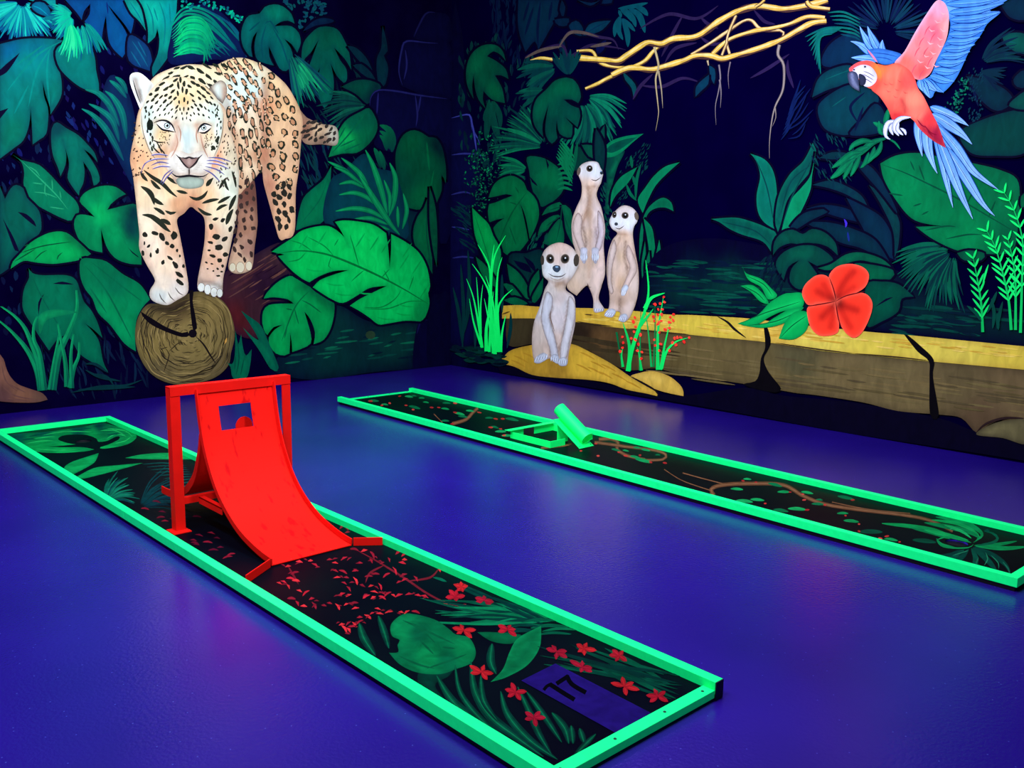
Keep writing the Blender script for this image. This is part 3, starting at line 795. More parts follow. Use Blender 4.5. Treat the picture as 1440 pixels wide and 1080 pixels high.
# dark green ground under the big leaf
p = Paint(LW, 'painted_ground')
p.fill('385,522 400,492 430,480 470,430 520,452 590,455 612,470 606,512 520,524 440,534', (3, 44, 46), ctrl=[(400, 515, (2, 36, 46)), (470, 450, (3, 50, 48)), (500, 480, (4, 40, 44)), (560, 480, (4, 54, 48)), (600, 500, (3, 8, 40)), (480, 510, (2, 48, 46))], edge=((3, 6, 36), 16, .8), step=8)
for i in range(34):
    x, y = rnd.uniform(400, 580), rnd.uniform(462, 512); L = rnd.uniform(10, 34)
    p.stroke([(x, y), (x+L/2, y-1.5), (x+L, y-3)], 3, rnd.choice([(6, 78, 60), (4, 60, 54), (2, 24, 40), (8, 92, 66)]))
p.ell(521, 471, 7, 6, 0, (34, 58, 40), bump=True)
p.done()
stone(LW, '582,520 584,470 592,450 606,452 616,478 622,512 610,518', ['586,470 592,452 602,450'], .22, (4, 2, 40)); stone(LW, '602,512 604,424 618,414 633,416 633,512', [], .2, (3, 2, 34))
leaf(LW, '407,388 390,397 375,412 371,420! 385,418 405,421 413,427! 395,427 378,429 370,438 369,455 373,468 376,471! 385,460 397,457! 387,463 378,475 380,487 388,497 400,500 407,497! 408,480 408,468! 410,480 411,495! 425,490 437,483 437,470 433,455 428,438! 437,450 443,468 441,484! 455,478 465,462 470,440 469,424 458,418 445,409 430,400 415,391', (0, 148, 70), slits=[],
     soft=[('432,400 452,414 470,428', 12, (0, 56, 44), .8)], edge=((0, 104, 58), 4, .5), veins=['436,408 415,432 396,480', '424,422 436,428 452,440', '412,436 402,434', '414,434 420,456', '404,458 400,476'], vcol=(0, 96, 52), vw=2)
KBIG = '382,354! 395,345 412,334 421,326 434,321 449,318 462,318 475,325 488,338 491,347! 485,335 478,322 471,312! 482,310 500,311 525,316 543,328! 546,350 548,377! 550,350 550,329! 570,340 588,354 600,375 605,402 602,412 604,427 598,446 591,452! 570,451 545,455 532,456 520,447 505,437 492,430! 505,421 525,411 544,402! 520,405 500,417 482,426 467,421 452,412 440,404! 450,394 470,386 490,380! 470,381 450,388 435,397! 425,392 412,382 400,370 391,360! 400,358 391,356!'
leaf(LW, KBIG, (0, 186, 82), ctrl=[(390, 352, (0, 146, 72)), (430, 340, (0, 180, 78)), (470, 345, (2, 196, 84)), (510, 340, (4, 204, 88)), (560, 350, (0, 178, 82)), (590, 400, (0, 186, 84)), (560, 435, (0, 192, 86)), (520, 425, (0, 182, 80)), (480, 405, (0, 190, 84)), (430, 375, (0, 184, 78)), (600, 440, (0, 130, 64)), (520, 375, (6, 206, 90))],
     edge=((0, 128, 62), 4, .5), veins=[], step=6)
p = Paint(LW, 'painted_leaf_veins')
p.stroke('388,357 415,353 440,354 470,361 520,382 565,405 603,428', 3, (0, 112, 50))
p.strokes(['440,354 424,343 408,338', '470,361 456,346 432,333', '505,375 498,350 492,330', '548,396 540,380', '430,355 420,365 404,368', '466,361 462,374 466,378', '512,380 500,390 494,396', '565,406 556,420 536,432 510,432', '602,424 575,424 545,434 510,434', '536,391 548,378', '575,408 582,388', '470,346 476,336'], 1.7, (0, 128, 56))
p.strokes([[(x, y), (x+6, y-9), (x+13, y-20)] for x, y in ((420, 350), (446, 345), (520, 352), (536, 356), (562, 378), (580, 385), (500, 348), (590, 420), (566, 362))], 2.2, (0, 156, 70))
p.strokes([[(x, y), (x+12, y+3), (x+26, y+3)] for x, y in ((430, 378), (458, 398), (500, 410), (530, 446), (556, 440), (560, 428), (470, 412))], 2.2, (0, 164, 72))
p.done()
p = Paint(LW, 'painted_grass_blade')
p.fill('339,437! 352,446 367,458 378,482 392,517 386,522! 372,500 360,470', (0, 96, 66), edge=((0, 60, 56), 4, .6)); p.fill('341,460! 356,474 372,484 384,505 390,522! 380,518 364,492', (0, 110, 72), edge=((0, 70, 60), 4, .6)); p.done()

# --- lower left leaves
leaf(LW, '80,172 93,180 110,190 123,203 133,215 137,228! 128,217 118,210! 130,227 138,242 140,255 132,262! 130,253 127,242 117,227! 119,242 117,258 112,268 111,275! 102,263 95,250 97,235 96,223 88,197! 93,215 92,232 85,248! 82,237 75,220 72,200 73,180', (0, 106, 86), ctrl=[(80, 180, (2, 60, 66)), (95, 200, (0, 108, 88)), (120, 215, (0, 100, 84)), (108, 250, (0, 108, 84)), (84, 230, (0, 112, 84)), (135, 245, (0, 110, 82))])
leaf(LW, '17,217! 30,225 42,228 55,232 72,247 90,267 107,283 111,298 100,310 90,308 73,300 50,287 37,272 33,257 34,243 30,228', (0, 112, 76), edge=((0, 84, 66), 4, .5), veins=['30,226 55,250 80,275 95,294', '64,256 63,270 66,276', '74,268 73,252', '86,280 84,268', '46,257 60,259', '48,270 64,272 80,278', '70,291 90,294', '40,234 50,240 56,248'], vcol=(30, 150, 100), vw=1.8)
leaf(LW, '0,262! 7,280! 15,265 23,260 33,265 38,278 55,297 58,323 50,333 37,343 24,360 15,375 0,386!', (0, 86, 70), slits=['25,298! 37,301 48,311 51,319! 40,311', '4,307! 10,318 18,332 27,354 21,352 13,332'], edge=((2, 46, 60), 7, .6), soft=[('40,345 10,380', 12, (3, 20, 46), .7)])
leaf(LW, '147,261 163,263 177,273! 167,278 155,288 151,295! 163,292 175,289 192,288 197,310 199,372! 183,371 167,366 157,358 149,345 142,322! 143,340 144,355! 130,352 118,345 109,333 104,316 108,303 120,302 133,305! 120,292 112,283 117,273 130,265', (0, 138, 76),
     ctrl=[(130, 275, (0, 128, 74)), (150, 272, (0, 136, 78)), (140, 300, (2, 164, 84)), (118, 320, (0, 118, 70)), (160, 330, (0, 138, 76)), (185, 320, (3, 52, 56)), (172, 360, (0, 118, 66)), (195, 300, (3, 22, 50)), (172, 276, (2, 90, 66))], slits=['174,338! 182,350 196,362 186,356'], edge=((0, 92, 60), 4, .5))
leaf(LW, '15,378! 18,368 30,355 42,342 58,332 75,326 93,327 110,340 128,357! 113,365 93,369 73,371 50,369 33,367', (0, 154, 74), edge=((0, 108, 62), 4, .6), soft=[('100,330 126,352', 10, (3, 40, 40), .8)], veins=['34,346 42,343', '28,356 60,346 100,340', '48,366 58,356 66,352', '80,366 82,360 88,355', '20,368 50,350'], vcol=(0, 76, 44), vw=1.8)
leaf(LW, '40,377! 46,384 60,387 93,387 107,394 113,410 118,424 128,436 137,453 144,475! 132,464 120,455! 138,477 145,508 152,523! 138,514 122,505 110,495 100,478 90,472 80,478 69,493! 58,477 47,460 33,437 32,417 35,403 41,390', (0, 102, 70), slits=['74,399! 88,396 104,400! 90,400', '62,413! 57,426 54,444! 54,425'], edge=((0, 66, 58), 5, .6), soft=[('108,392 116,425', 9, (3, 40, 44), .6)], veins=['44,386 60,420 90,470'], vcol=(0, 88, 64))
leaf(LW, '115,364 133,364 150,368 172,385 197,400 211,421! 200,433 192,450 190,473 191,494! 175,483 155,457 138,440 130,420 120,407 114,393 112,378', (0, 118, 70), ctrl=[(125, 380, (0, 114, 70)), (160, 400, (0, 100, 66)), (195, 420, (0, 122, 72)), (180, 470, (0, 138, 78)), (145, 430, (0, 134, 76)), (140, 385, (0, 104, 66))], veins=['120,374 150,410 186,478', '128,368 168,400 200,424', '126,404 150,440'], vcol=(0, 96, 62), vw=2.4, edge=((0, 90, 60), 4, .6))
p = Paint(LW, 'painted_trunk'); p.fill('-4,494! 5,505 9,518 15,530 25,540 40,546 60,553 67,562! 50,566 20,566 -4,564!', (116, 78, 62), ctrl=[(5, 520, (124, 84, 66)), (30, 552, (120, 82, 62)), (60, 560, (96, 70, 56)), (5, 558, (84, 56, 54))], edge=((70, 44, 48), 4, .5))
p.strokes(['2,510 8,535 24,550', '0,540 20,556 50,562', '10,560 40,564', '12,540 36,552'], 2.2, (98, 66, 58)); p.done()
p = Paint(LW, 'painted_grass_tuft')
GB = [('58,549 52,520 38,492 17,467 -2,450', 11), ('60,549 54,510 44,482 34,460 20,444 2,431', 11), ('62,549 56,500 48,478 48,458 53,445', 10), ('73,548 82,500 96,468 108,436 108,408', 13), ('94,544 92,510 86,478 82,455', 8), ('98,545 104,518 111,500 112,481', 8), ('70,548 76,510 84,470', 7), ('101,546 100,500 104,470', 7)]
for s_, w_ in GB:
    p.stroke(s_, w_, (2, 74, 62), col2=(4, 132, 80), taper='end'); q_ = pts(s_)
    p.stroke([(a-1.5, b, False) for a, b, _ in q_], w_*.5, (4, 116, 76), col2=(10, 156, 90), taper='end')
p.fill('53,446! 62,438 82,435 112,439! 96,442 78,446 66,450 60,460 56,470', (6, 138, 80), edge=((2, 92, 66), 3, .6))
p.done()
p = Paint(LW, 'painted_grass_tuft'); p.strokes(['100,552 140,544 176,542 200,534', '110,548 150,546 190,544', '120,520 140,530 170,536', '128,526 150,530 160,542', '120,512 134,512 152,524'], 4, (3, 44, 50)); p.done()

# ------------------------------------------------------------------ log end with rings
log = Paint(LW, 'painted_log', label='painted sawn log end with growth rings and cracks')
LOGP = '208,428 232,427 262,414 280,410 304,417 319,430 328,453 330,474 325,496 321,514 304,530 280,538 252,541 227,535 208,521 195,498 190,472 194,447'
log.fill(LOGP, (116, 100, 56), ctrl=[(270, 470, (128, 112, 64)), (210, 450, (104, 90, 52)), (300, 430, (120, 104, 58)), (310, 510, (100, 88, 56)), (220, 520, (92, 82, 52)), (250, 430, (84, 68, 42)), (215, 490, (126, 110, 60)), (290, 490, (118, 104, 58))], edge=((60, 54, 34), 4, .7), soft=[('214,430 240,436 262,424', 7, (24, 16, 20), .75)])
r_ = random.Random(5)
B_ = curve(LOGP, True, 4)-np.array([268, 470])
log.group()
for i in range(230):
    k = r_.uniform(.12, .97); a = r_.randrange(len(B_)); L = r_.randint(4, int(10+18*k)); c0 = r_.choice([(58, 50, 30), (40, 34, 24), (86, 74, 40), (142, 124, 74)])
    seg = [tuple(B_[(a+j) % len(B_)]*(k+.012*math.sin(j*.7))+np.array([268, 470])) for j in range(0, L, 2)]
    if len(seg) > 2: log.stroke(seg, r_.uniform(.8, 1.9), c0, bump=False)
log.fill('198,438! 214,448 234,460 256,468 264,466 266,472 256,474 232,466 212,456 200,444', (10, 6, 14)).fill('266,408! 272,408 271,424 274,440 277,462 272,466 268,440', (10, 6, 14)).ell(271, 469, 6, 6, 0, (14, 8, 18), bump=True)
log.stroke('275,473 286,484 296,500 304,512', 2.6, (26, 20, 18)).stroke('232,491 238,498 230,524', 1.6, (44, 36, 24)).stroke('238,494 250,483 256,482', 1.4, (44, 36, 24)).stroke('226,491 236,488', 1.4, (44, 36, 24))
log.stroke('319,475 316,484', 3, (196, 150, 70))
log.done()
p = Paint(LW, 'painted_leaf'); p.fill('318,509! 326,512 330,500 331,464! 335,484 339,470! 342,490 346,500 354,491! 352,512 346,532 328,532 324,516', (0, 100, 66), edge=((0, 66, 56), 4, .6)); p.strokes(['332,528 336,505 334,480', '338,528 343,505', '330,520 331,500'], 1.6, (0, 66, 50)); p.done()

# ------------------------------------------------------------------ jaguar
CREAM, PEACH, ICE, TAN, DARK = (246, 228, 178), (232, 176, 128), (216, 246, 236), (196, 140, 100), (38, 44, 34)
jag = Paint(LW, 'painted_jaguar', label='painted spotted jaguar striding forward over a log')
# tail and far hind leg first
jag.fill('421,156 431,165 451,174 473,179 474,203 453,203 426,199', (196, 164, 128), ctrl=[(428, 180, (150, 106, 84)), (450, 180, (220, 190, 150)), (455, 198, (140, 112, 92)), (470, 190, (190, 190, 170))], edge=((80, 66, 66), 3, .5), step=5)
jag.fill('334,260 356,250 362,304 361,326 358,348 356,370 352,380 338,385 326,383 321,374 326,350 334,320', (186, 146, 118), ctrl=[(345, 270, (110, 70, 58)), (340, 320, (168, 124, 98)), (330, 355, (206, 170, 138)), (350, 350, (170, 130, 110)), (338, 376, (216, 190, 154))], edge=((90, 60, 56), 4, .6), step=5)
# trunk of the body and near hind leg
BODY = '213,112 233,99 260,91 284,91 302,92 320,84 338,81 355,85 373,94 391,108 404,121 415,139 423,157 426,174 424,194 420,239 416,270 414,326 401,336 393,336 386,314 380,292 371,259 368,241 358,251 344,266 330,275 280,270 200,200 200,140'
jag.fill(BODY, CREAM, ctrl=[(230, 110, (250, 240, 196)), (270, 98, (252, 240, 190)), (320, 92, (248, 226, 170)), (345, 90, (246, 230, 176)), (340, 110, ICE), (355, 125, ICE), (330, 140, (222, 248, 236)), (385, 120, (240, 210, 160)), (400, 150, (238, 196, 142)), (378, 150, (226, 164, 118)), (345, 175, (240, 226, 190)), (330, 200, (226, 196, 156)), (355, 200, (232, 206, 164)), (350, 240, (236, 214, 174)), (366, 215, (200, 146, 108)), (395, 190, (240, 200, 152)), (415, 190, (226, 184, 140)), (400, 250, (238, 196, 150)), (378, 260, (206, 150, 116)), (412, 270, (216, 172, 132)), (400, 315, (230, 184, 140)), (340, 262, (214, 180, 140))],
         soft=[('374,120 372,160 372,200 368,238', 7, (176, 118, 90), .55), ('372,160 376,230 384,296', 5, (170, 112, 88), .45), ('322,160 330,210 338,256', 8, (190, 140, 104), .6), ('318,140 320,160', 8, (150, 104, 80), .5)], edge=((150, 112, 92), 2.5, .6), step=4)
# chest, both fore legs
jag.fill('198,150 189,190 183,223 187,248 191,281 194,310 196,330 196,350 206,372 217,391 217,398 211,408 211,418 218,425 235,429 249,422 263,413 265,401 263,386 259,362 253,331 249,309 259,300 268,291 276,296 287,307 288,333 284,362 278,394 279,405 290,410 304,416 312,415 314,391 319,370 326,338 332,309 334,290 336,262 336,234 331,208 324,181 319,158 300,140 230,130', CREAM,
         ctrl=[(195, 190, (240, 208, 158)), (190, 225, (232, 178, 130)), (205, 245, (236, 190, 140)), (200, 275, (244, 220, 176)), (225, 280, (240, 226, 184)), (250, 285, (220, 166, 122)), (240, 270, (242, 216, 166)), (205, 310, (244, 230, 196)), (240, 320, (224, 182, 142)), (215, 345, (244, 226, 196)), (245, 350, (226, 186, 150)), (235, 375, (246, 224, 190)), (255, 385, (232, 204, 176)), (230, 400, (240, 226, 200)), (225, 415, (214, 224, 214)), (250, 408, (224, 220, 206)), (300, 225, (232, 164, 116)), (315, 245, (222, 230, 206)), (325, 270, (228, 240, 214)), (290, 275, (238, 200, 150)), (305, 295, (240, 226, 184)), (325, 310, (232, 224, 190)), (295, 330, (226, 176, 138)), (315, 340, (214, 196, 166)), (298, 365, (228, 184, 150)), (295, 390, (220, 188, 160)), (300, 408, (220, 226, 214)), (328, 220, (226, 216, 180)), (275, 285, (210, 150, 110))],
         soft=[('252,300 262,296 268,290', 5, (170, 116, 88), .6), ('276,292 290,306', 5, (180, 126, 96), .5), ('282,396 298,398 312,404', 4, (110, 92, 84), .65), ('256,340 262,380', 3, (170, 120, 110), .5), ('198,340 212,374', 4, (210, 170, 150), .5)], edge=((140, 110, 92), 2.4, .6), step=4)
jag.done(); J = jag.obj
# spots
def in_poly(x, y, B): return inside(np.array([[x, y]]), B)[0]
sp = Paint(LW, 'rosettes', parent=J, kind='stuff')
def scatter(poly, dmin, seed, n=4000, ky=.75):
    r = random.Random(seed); B = curve(poly, True, 8); lo, hi = B.min(0), B.max(0); out = []
    for _ in range(n):
        x, y = r.uniform(lo[0], hi[0]), r.uniform(lo[1], hi[1])
        if not in_poly(x, y, B): continue
        d = dmin(x, y) if callable(dmin) else dmin
        if all((x-a)**2+((y-b)*ky)**2 > d*d for a, b in out): out.append((x, y))
    return out
def rosette(x, y, rx, ry, ang, fillc, r):
    sp.ell(x, y, rx, ry, ang, DARK, n=9, irr=.5, seed=int(x*77+y*31)); sp.k2.append((x, y, rx*.6, ry*.58, ang, fillc))
sp.k2 = []; sp.group()
r = random.Random(3)
for x, y in scatter('306,96 338,86 372,98 373,118 368,150 330,150 316,130 322,118', lambda x, y: 7.8, 31, ky=.6):
    rosette(x, y, r.uniform(5.5, 8.5), r.uniform(2.6, 3.6), 52+(x-310)*.3, mix((226, 186, 146), (206, 150, 112), r.random()), r)
for x, y in scatter('320,150 372,146 370,200 366,236 344,258 337,232 327,190', lambda x, y: 7.2, 131, ky=.42):
    rosette(x, y, r.uniform(8, 10.5), r.uniform(2.8, 3.8), 84+r.uniform(-6, 6), mix((206, 160, 122), (178, 128, 98), r.random()), r)
for x, y in scatter('378,104 400,124 416,146 422,170 420,240 408,262 392,262 378,240 374,180 380,150', lambda x, y: 11.2, 32, ky=.8):
    rosette(x, y, r.uniform(5.5, 8), r.uniform(4, 5.4), 70+r.uniform(-25, 25), mix((214, 166, 118), (190, 134, 96), r.random()), r)
sp.group()
for q_ in sp.k2: sp.ell(*q_[:5], q_[5], n=8, irr=.3)
sp.group()
for x, y, a, b, g, c_ in sp.k2:                       # the rings are broken, not closed
    for _ in range(2):
        t = r.uniform(0, 6.28); gx, gy = a*1.45*math.cos(t), b*1.45*math.sin(t); g_ = math.radians(g)
        sp.ell(x+gx*math.cos(g_)-gy*math.sin(g_), y+gx*math.sin(g_)+gy*math.cos(g_), 1.5, 1.1, r.uniform(0, 180), mix(c_, (240, 220, 180), .55), n=6)
sp.group()
for x, y in scatter('386,264 411,260 408,318 397,326 390,306', 8.2, 33): sp.ell(x, y, r.uniform(4, 6.2), r.uniform(2.6, 4), r.uniform(50, 110), (40, 40, 34), irr=.5)
for x, y in scatter('338,262 354,258 358,320 352,362 332,366 330,330', 8.5, 34): sp.ell(x, y, r.uniform(3, 5), r.uniform(2.2, 3.2), r.uniform(50, 110), (58, 44, 40), irr=.5)
for x, y in scatter('430,170 470,182 470,200 430,196', 6, 35): sp.ell(x, y, r.uniform(3, 5.5), r.uniform(1.6, 2.6), r.uniform(-70, -20), (50, 46, 42), irr=.5)
for x, y in scatter('240,98 284,94 316,90 312,106 300,122 272,110 236,116 216,124', 8.0, 36): sp.ell(x, y, r.uniform(4.2, 7.2), r.uniform(1.7, 2.6), (-24 if x < 262 else 30)+r.uniform(-12, 12), DARK, irr=.5)
# chest stripes and leg blotches
for s_, w_ in (('202,239 214,249 228,258 240,270 249,277', 4.6), ('197,241 202,249 208,255', 3.6), ('234,248 242,254 252,259', 3.6), ('248,268 256,270 264,272', 3.4), ('212,253 220,262 226,266', 4), ('198,262 208,268 214,276 217,288', 6), ('213,277 222,284 230,288', 4.6), ('200,302 212,304 224,312 234,322 240,326', 6.5), ('226,308 234,312 240,316', 5), ('266,276 276,280 286,276 292,268', 3.8), ('284,286 296,282 308,280', 3.6), ('290,262 296,254 300,250', 5), ('306,286 316,280 324,276', 3.6), ('322,296 327,284 332,274', 4.4), ('308,266 314,256 318,250', 3), ('278,292 288,300 298,302', 3.6), ('304,296 312,290 320,288', 3.4), ('316,252 318,262 322,268', 2.6), ('326,240 330,252 332,264', 2.4), ('232,296 240,300 248,298', 3.2), ('216,292 224,296 232,302', 4), ('318,316 323,302 328,294', 5.5)):
    sp.stroke(s_, w_+1.3, DARK, bump=False)
sp.group()
for x, y, a, b, g in ((204, 330, 4.4, 3.4, 60), (218, 328, 5.5, 2.6, 20), (228, 333, 6.5, 3.8, 55), (245, 331, 4.6, 6.5, 0), (235, 342, 3.5, 2.4, 30), (209, 346, 3.2, 1.8, -50), (203, 342, 2.6, 1.2, 90), (222, 352, 3, 2, 80), (201, 356, 2.2, 4, 0), (212, 359, 1.6, 3.6, 0), (221, 354, 3.2, 2.2, 70), (229, 369, 2.6, 4, 20), (242, 346, 3.4, 3.4, 0), (239, 363, 5, 2, 40), (247, 373, 6, 3.4, 60), (258, 374, 2, 3, 0), (252, 386, 6.5, 2.6, 35), (253, 397, 6.5, 3, 40), (249, 352, 2, 2.6, 0), (253, 360, 1.6, 2, 0),
                     (297, 319, 3.6, 4.4, 0), (304, 333, 6, 4.2, 20), (316, 336, 4.6, 3, -35), (308, 348, 6, 4, 0), (317, 358, 4, 3.4, 0), (296, 341, 4, 2, 20), (299, 360, 4.6, 2.2, 15), (309, 366, 3.8, 3, 0), (294, 352, 2.4, 1.6, 0), (290, 369, 2.2, 1.2, 30), (298, 371, 2, 1.2, 10), (306, 378, 2.2, 1.4, 40), (313, 374, 2, 2.4, 0), (292, 378, 1.6, 1, 0), (307, 388, 3, 1.4, 0), (300, 381, 1.6, 1.2, 0), (312, 382, 2, 1.4, 0), (324, 322, 2.6, 5, 20), (313, 310, 4, 2.6, -40), (303, 308, 4.4, 2, -20)):
    sp.ell(x, y, a, b, g, (34, 36, 30), irr=.35)
for i in range(60):
    x, y = r.uniform(186, 212), r.uniform(168, 250)
    if x-186 > (y-160)*.35+6: continue
    sp.ell(x, y, 1, 1.5, r.uniform(0, 90), (60, 44, 36), n=6)
for i in range(60):
    x, y = r.uniform(304, 334), r.uniform(185, 262)
    sp.ell(x, y, .9, 1.8, r.uniform(-20, 30), (60, 46, 38), n=6)
sp.done()
# toes
toe = Paint(LW, 'paws', parent=J)
toe.strokes(['224,412 227,420 234,427', '236,410 240,418 246,423', '246,404 252,412 258,415'], 1.5, (92, 84, 78))
toe.group()
for x, y, a, b in ((283, 404, 5, 6), (292, 407, 4.6, 7), (301, 411, 4.6, 6.5), (309, 412, 4, 6)): toe.ell(x, y, a+.7, b+.7, 0, (120, 104, 96)).ell(x, y, a, b, 0, (220, 228, 216), bump=True)
for x, y, a, b in ((327, 376, 4.4, 6), (338, 376, 5.6, 7.6), (350, 374, 4.4, 6.5)): toe.ell(x, y, a+.6, b+.6, 0, (130, 100, 84), bump=True).ell(x, y, a, b, 0, (214, 208, 176), bump=True)
toe.done()
# ears
ear = Paint(LW, 'ears', parent=J)
ear.fill('183,106 189,102 198,103 209,112 216,122 206,140 197,154! 189,134 183,117', (222, 236, 224), edge=((246, 250, 236), 3, .9), soft=[('190,112 194,126 198,140', 4, (150, 120, 100), .7), ('196,128 198,142', 3, (70, 56, 50), .7), ('200,114 206,122', 5, (238, 238, 224), .6), ('214,118 208,136', 3, (110, 92, 82), .6)], step=3)
ear.fill('293,126 302,117 311,113 318,119 319,132 313,146! 306,140 298,132', (206, 196, 172), edge=((92, 74, 66), 2.4, .8), soft=[('306,122 308,136', 5, (224, 246, 236), .8), ('296,124 304,136 312,144', 2.6, (60, 48, 44), .7), ('316,124 315,138', 2.5, (190, 140, 112), .6)], step=3)
ear.strokes(['187,112 192,130 198,146', '288,120 296,128', '290,116 297,124'], 1.6, (50, 44, 40)); ear.done()
# head
hd = Paint(LW, 'head', parent=J)
hd.fill('214,124 230,112 252,108 276,113 296,128 308,144 314,160 314,180 311,200 304,218 296,236 288,252 276,263 260,264 247,257 240,246 226,230 212,216 203,196 198,178 198,158 205,138', CREAM,
        ctrl=[(255, 120, (250, 236, 190)), (258, 140, (242, 206, 146)), (225, 130, (250, 240, 200)), (285, 130, (246, 228, 176)), (205, 160, (220, 240, 222)), (204, 185, (220, 244, 228)), (215, 205, (226, 236, 214)), (300, 160, (220, 244, 226)), (310, 185, (224, 244, 228)), (305, 205, (230, 232, 206)), (232, 155, (236, 244, 220)), (280, 155, (234, 238, 214)), (258, 175, (226, 228, 206)), (262, 195, (212, 232, 222)), (250, 205, (230, 216, 190)), (228, 190, (234, 206, 150)), (295, 190, (236, 214, 170)), (225, 215, (226, 176, 128)), (243, 225, (220, 212, 190)), (288, 225, (232, 214, 186)), (262, 240, (206, 204, 192)), (240, 240, (232, 204, 170))],
        soft=[('248,172 250,186 246,204 240,216', 5, (196, 146, 116), .65), ('276,176 280,188 286,206', 4, (206, 162, 130), .55), ('216,172 228,170 242,176', 4, (170, 124, 96), .5), ('276,176 286,173 296,176', 4, (176, 130, 100), .5), ('204,150 206,180 214,208', 3, (200, 224, 210), .4), ('236,246 250,256 276,258 290,248', 4, (150, 124, 110), .6), ('262,185 262,214', 7, (214, 240, 232), .7), ('222,196 232,206 236,226', 5, (232, 190, 140), .5)], edge=((190, 160, 128), 2.5, .5), step=3)
# muzzle and chin
hd.fill('240,214 254,212 266,216 280,212 291,215 297,226 296,240 284,248 273,245 266,248 258,247 246,248 238,242 234,230', (226, 224, 208), soft=[('266,232 266,246', 2, (120, 96, 86), .7), ('240,240 252,246 262,246', 3, (176, 154, 136), .6), ('292,240 282,246 270,246', 3, (176, 154, 136), .6), ('248,224 240,234', 5, (244, 244, 230), .6), ('286,224 292,232', 5, (244, 244, 230), .6)], edge=((206, 184, 160), 3, .5), step=3)
hd.fill('248,252 258,249 274,249 286,252 285,261 274,265 260,265 251,261', (168, 190, 172), edge=((104, 106, 94), 2.5, .8), step=3)
hd.stroke('240,242 248,248 258,248 266,247 274,248 286,248 294,243', 3.2, (30, 28, 32)).stroke('266,236 266,247', 2, (56, 44, 42))
hd.fill('251,220! 258,222 266,220 275,222 281,220! 277,229 271,235 266,237 261,235 256,229', (158, 128, 118), soft=[('266,222 266,230', 3, (196, 170, 156), .8)], edge=((44, 34, 38), 2, .85), step=2.2)
hd.strokes(['247,217 252,222 258,230 266,237', '285,217 280,222 274,230 266,237', '256,221 262,223 266,221 270,223 277,221'], 2, (26, 24, 30))
hd.strokes(['247,188 250,200 246,212 240,222', '282,188 284,200 288,212 293,222', '250,176 254,186 253,200', '278,178 276,190 278,202'], 2, (186, 146, 122))
hd.strokes([[(246+i*3, 230+i*3), (250+i*3, 231+i*3)] for i in range(4)]+[[(283-i*3, 230+i*3), (287-i*3, 229+i*3)] for i in range(4)], 1.2, (110, 92, 80))
hd.strokes(['199,158 200,178 205,198 213,216 226,232', '314,160 313,184 308,204 300,222'], 1.6, (150, 132, 104))
hd.done()
eye = Paint(LW, 'eyes', parent=J)
for P_, c0, ir in (('220,173! 229,170 238,172 246,184! 237,183 228,181', (235, 176.6), 4.6), ('279,185! 282,178 289,174.5 297,178! 292,183 285,185.5', (286.5, 179.6), 4.1)):
    eye.fill(P_, (246, 248, 242)); eye.ell(c0[0], c0[1], ir, ir, 0, (34, 46, 46), bump=True).ell(c0[0], c0[1], ir-1, ir-1, 0, (206, 226, 216), bump=True).ell(c0[0]+.3, c0[1], ir*.42, ir*.45, 0, (12, 14, 16), bump=True).ell(c0[0]-1, c0[1]-1.4, .8, .8, 0, (250, 250, 250), bump=True)
eye.strokes(['216,173 224,169.5 234,170 242,176 247,187', '220,174 228,182 238,184 246,186', '278,188 280,180 287,174 298,177', '280,186 288,187 297,180'], 2.8, (22, 22, 26)); eye.done()
fs = Paint(LW, 'facial_spots', parent=J, kind='stuff'); fs.group()
for x, y in scatter('212,132 228,116 254,111 278,118 298,134 308,156 300,166 276,166 258,172 240,164 214,166 204,156', lambda x, y: 4.7+abs(x-258)*.02+max(0, 150-y)*.05, 37):
    t = (x-258)/50; far = max(0, 165-y)/50
    fs.ell(x, y, r.uniform(2, 3.2)*(.8+1.3*far), r.uniform(1, 1.5)*(.85+.9*far), (-58+26*far if x < 258 else 58-26*far) if abs(t) > .16 else 90+t*60, DARK, n=8, irr=.4)
for i in range(15):
    y = 152+i*4.1; fs.ell(r.uniform(201, 209)+(y-152)*.18, y, r.uniform(2, 4), r.uniform(.9, 1.6), r.uniform(70, 110)-10, DARK, n=8, irr=.4)
    y = 150+i*4.3; fs.ell(r.uniform(303, 311)-max(0, y-185)*.25, y, r.uniform(1.6, 3.4), r.uniform(.8, 1.5), r.uniform(80, 120), DARK, n=8, irr=.4)
fs.ell(211, 176, 4.4, 8, 5, (22, 32, 26), n=11, irr=.3).ell(306, 196, 2.4, 5, 15, DARK, irr=.4).ell(300, 208, 4, 3, 30, DARK, irr=.4)
for i in range(34):
    fs.ell(r.uniform(224, 240), r.uniform(184, 206), .8, .8, 0, (70, 52, 40), n=6); fs.ell(r.uniform(287, 298), r.uniform(188, 208), .8, .8, 0, (80, 60, 46), n=6)
for s_ in ('219,198 224,206 228,216', '213,204 220,212 228,218', '222,206 230,214 234,222', '214,196 222,200 232,200'): fs.stroke(s_, 2.2, (40, 40, 32), bump=False)
fs.done()
fs = None
wh = Paint(LW, 'whiskers', parent=J)
wh.strokes(['237,219 222,217 212,219', '238,224 218,224 204,230 198,244', '238,230 224,228 212,233', '240,235 226,234 214,238', '244,240 234,250 228,260', '242,238 232,246 226,258', '290,226 304,226 320,232', '290,230 306,231 322,238', '288,234 304,238 316,246', '286,238 298,244 310,256', '292,222 308,222 326,228'], 1.9, (92, 92, 150))
wh.strokes(['237,218 222,216 212,218', '238,223 218,223 204,229', '290,225 304,225 320,231', '290,229 306,230 322,237', '240,234 226,233 214,237'], .9, (206, 204, 232))
wh.done()
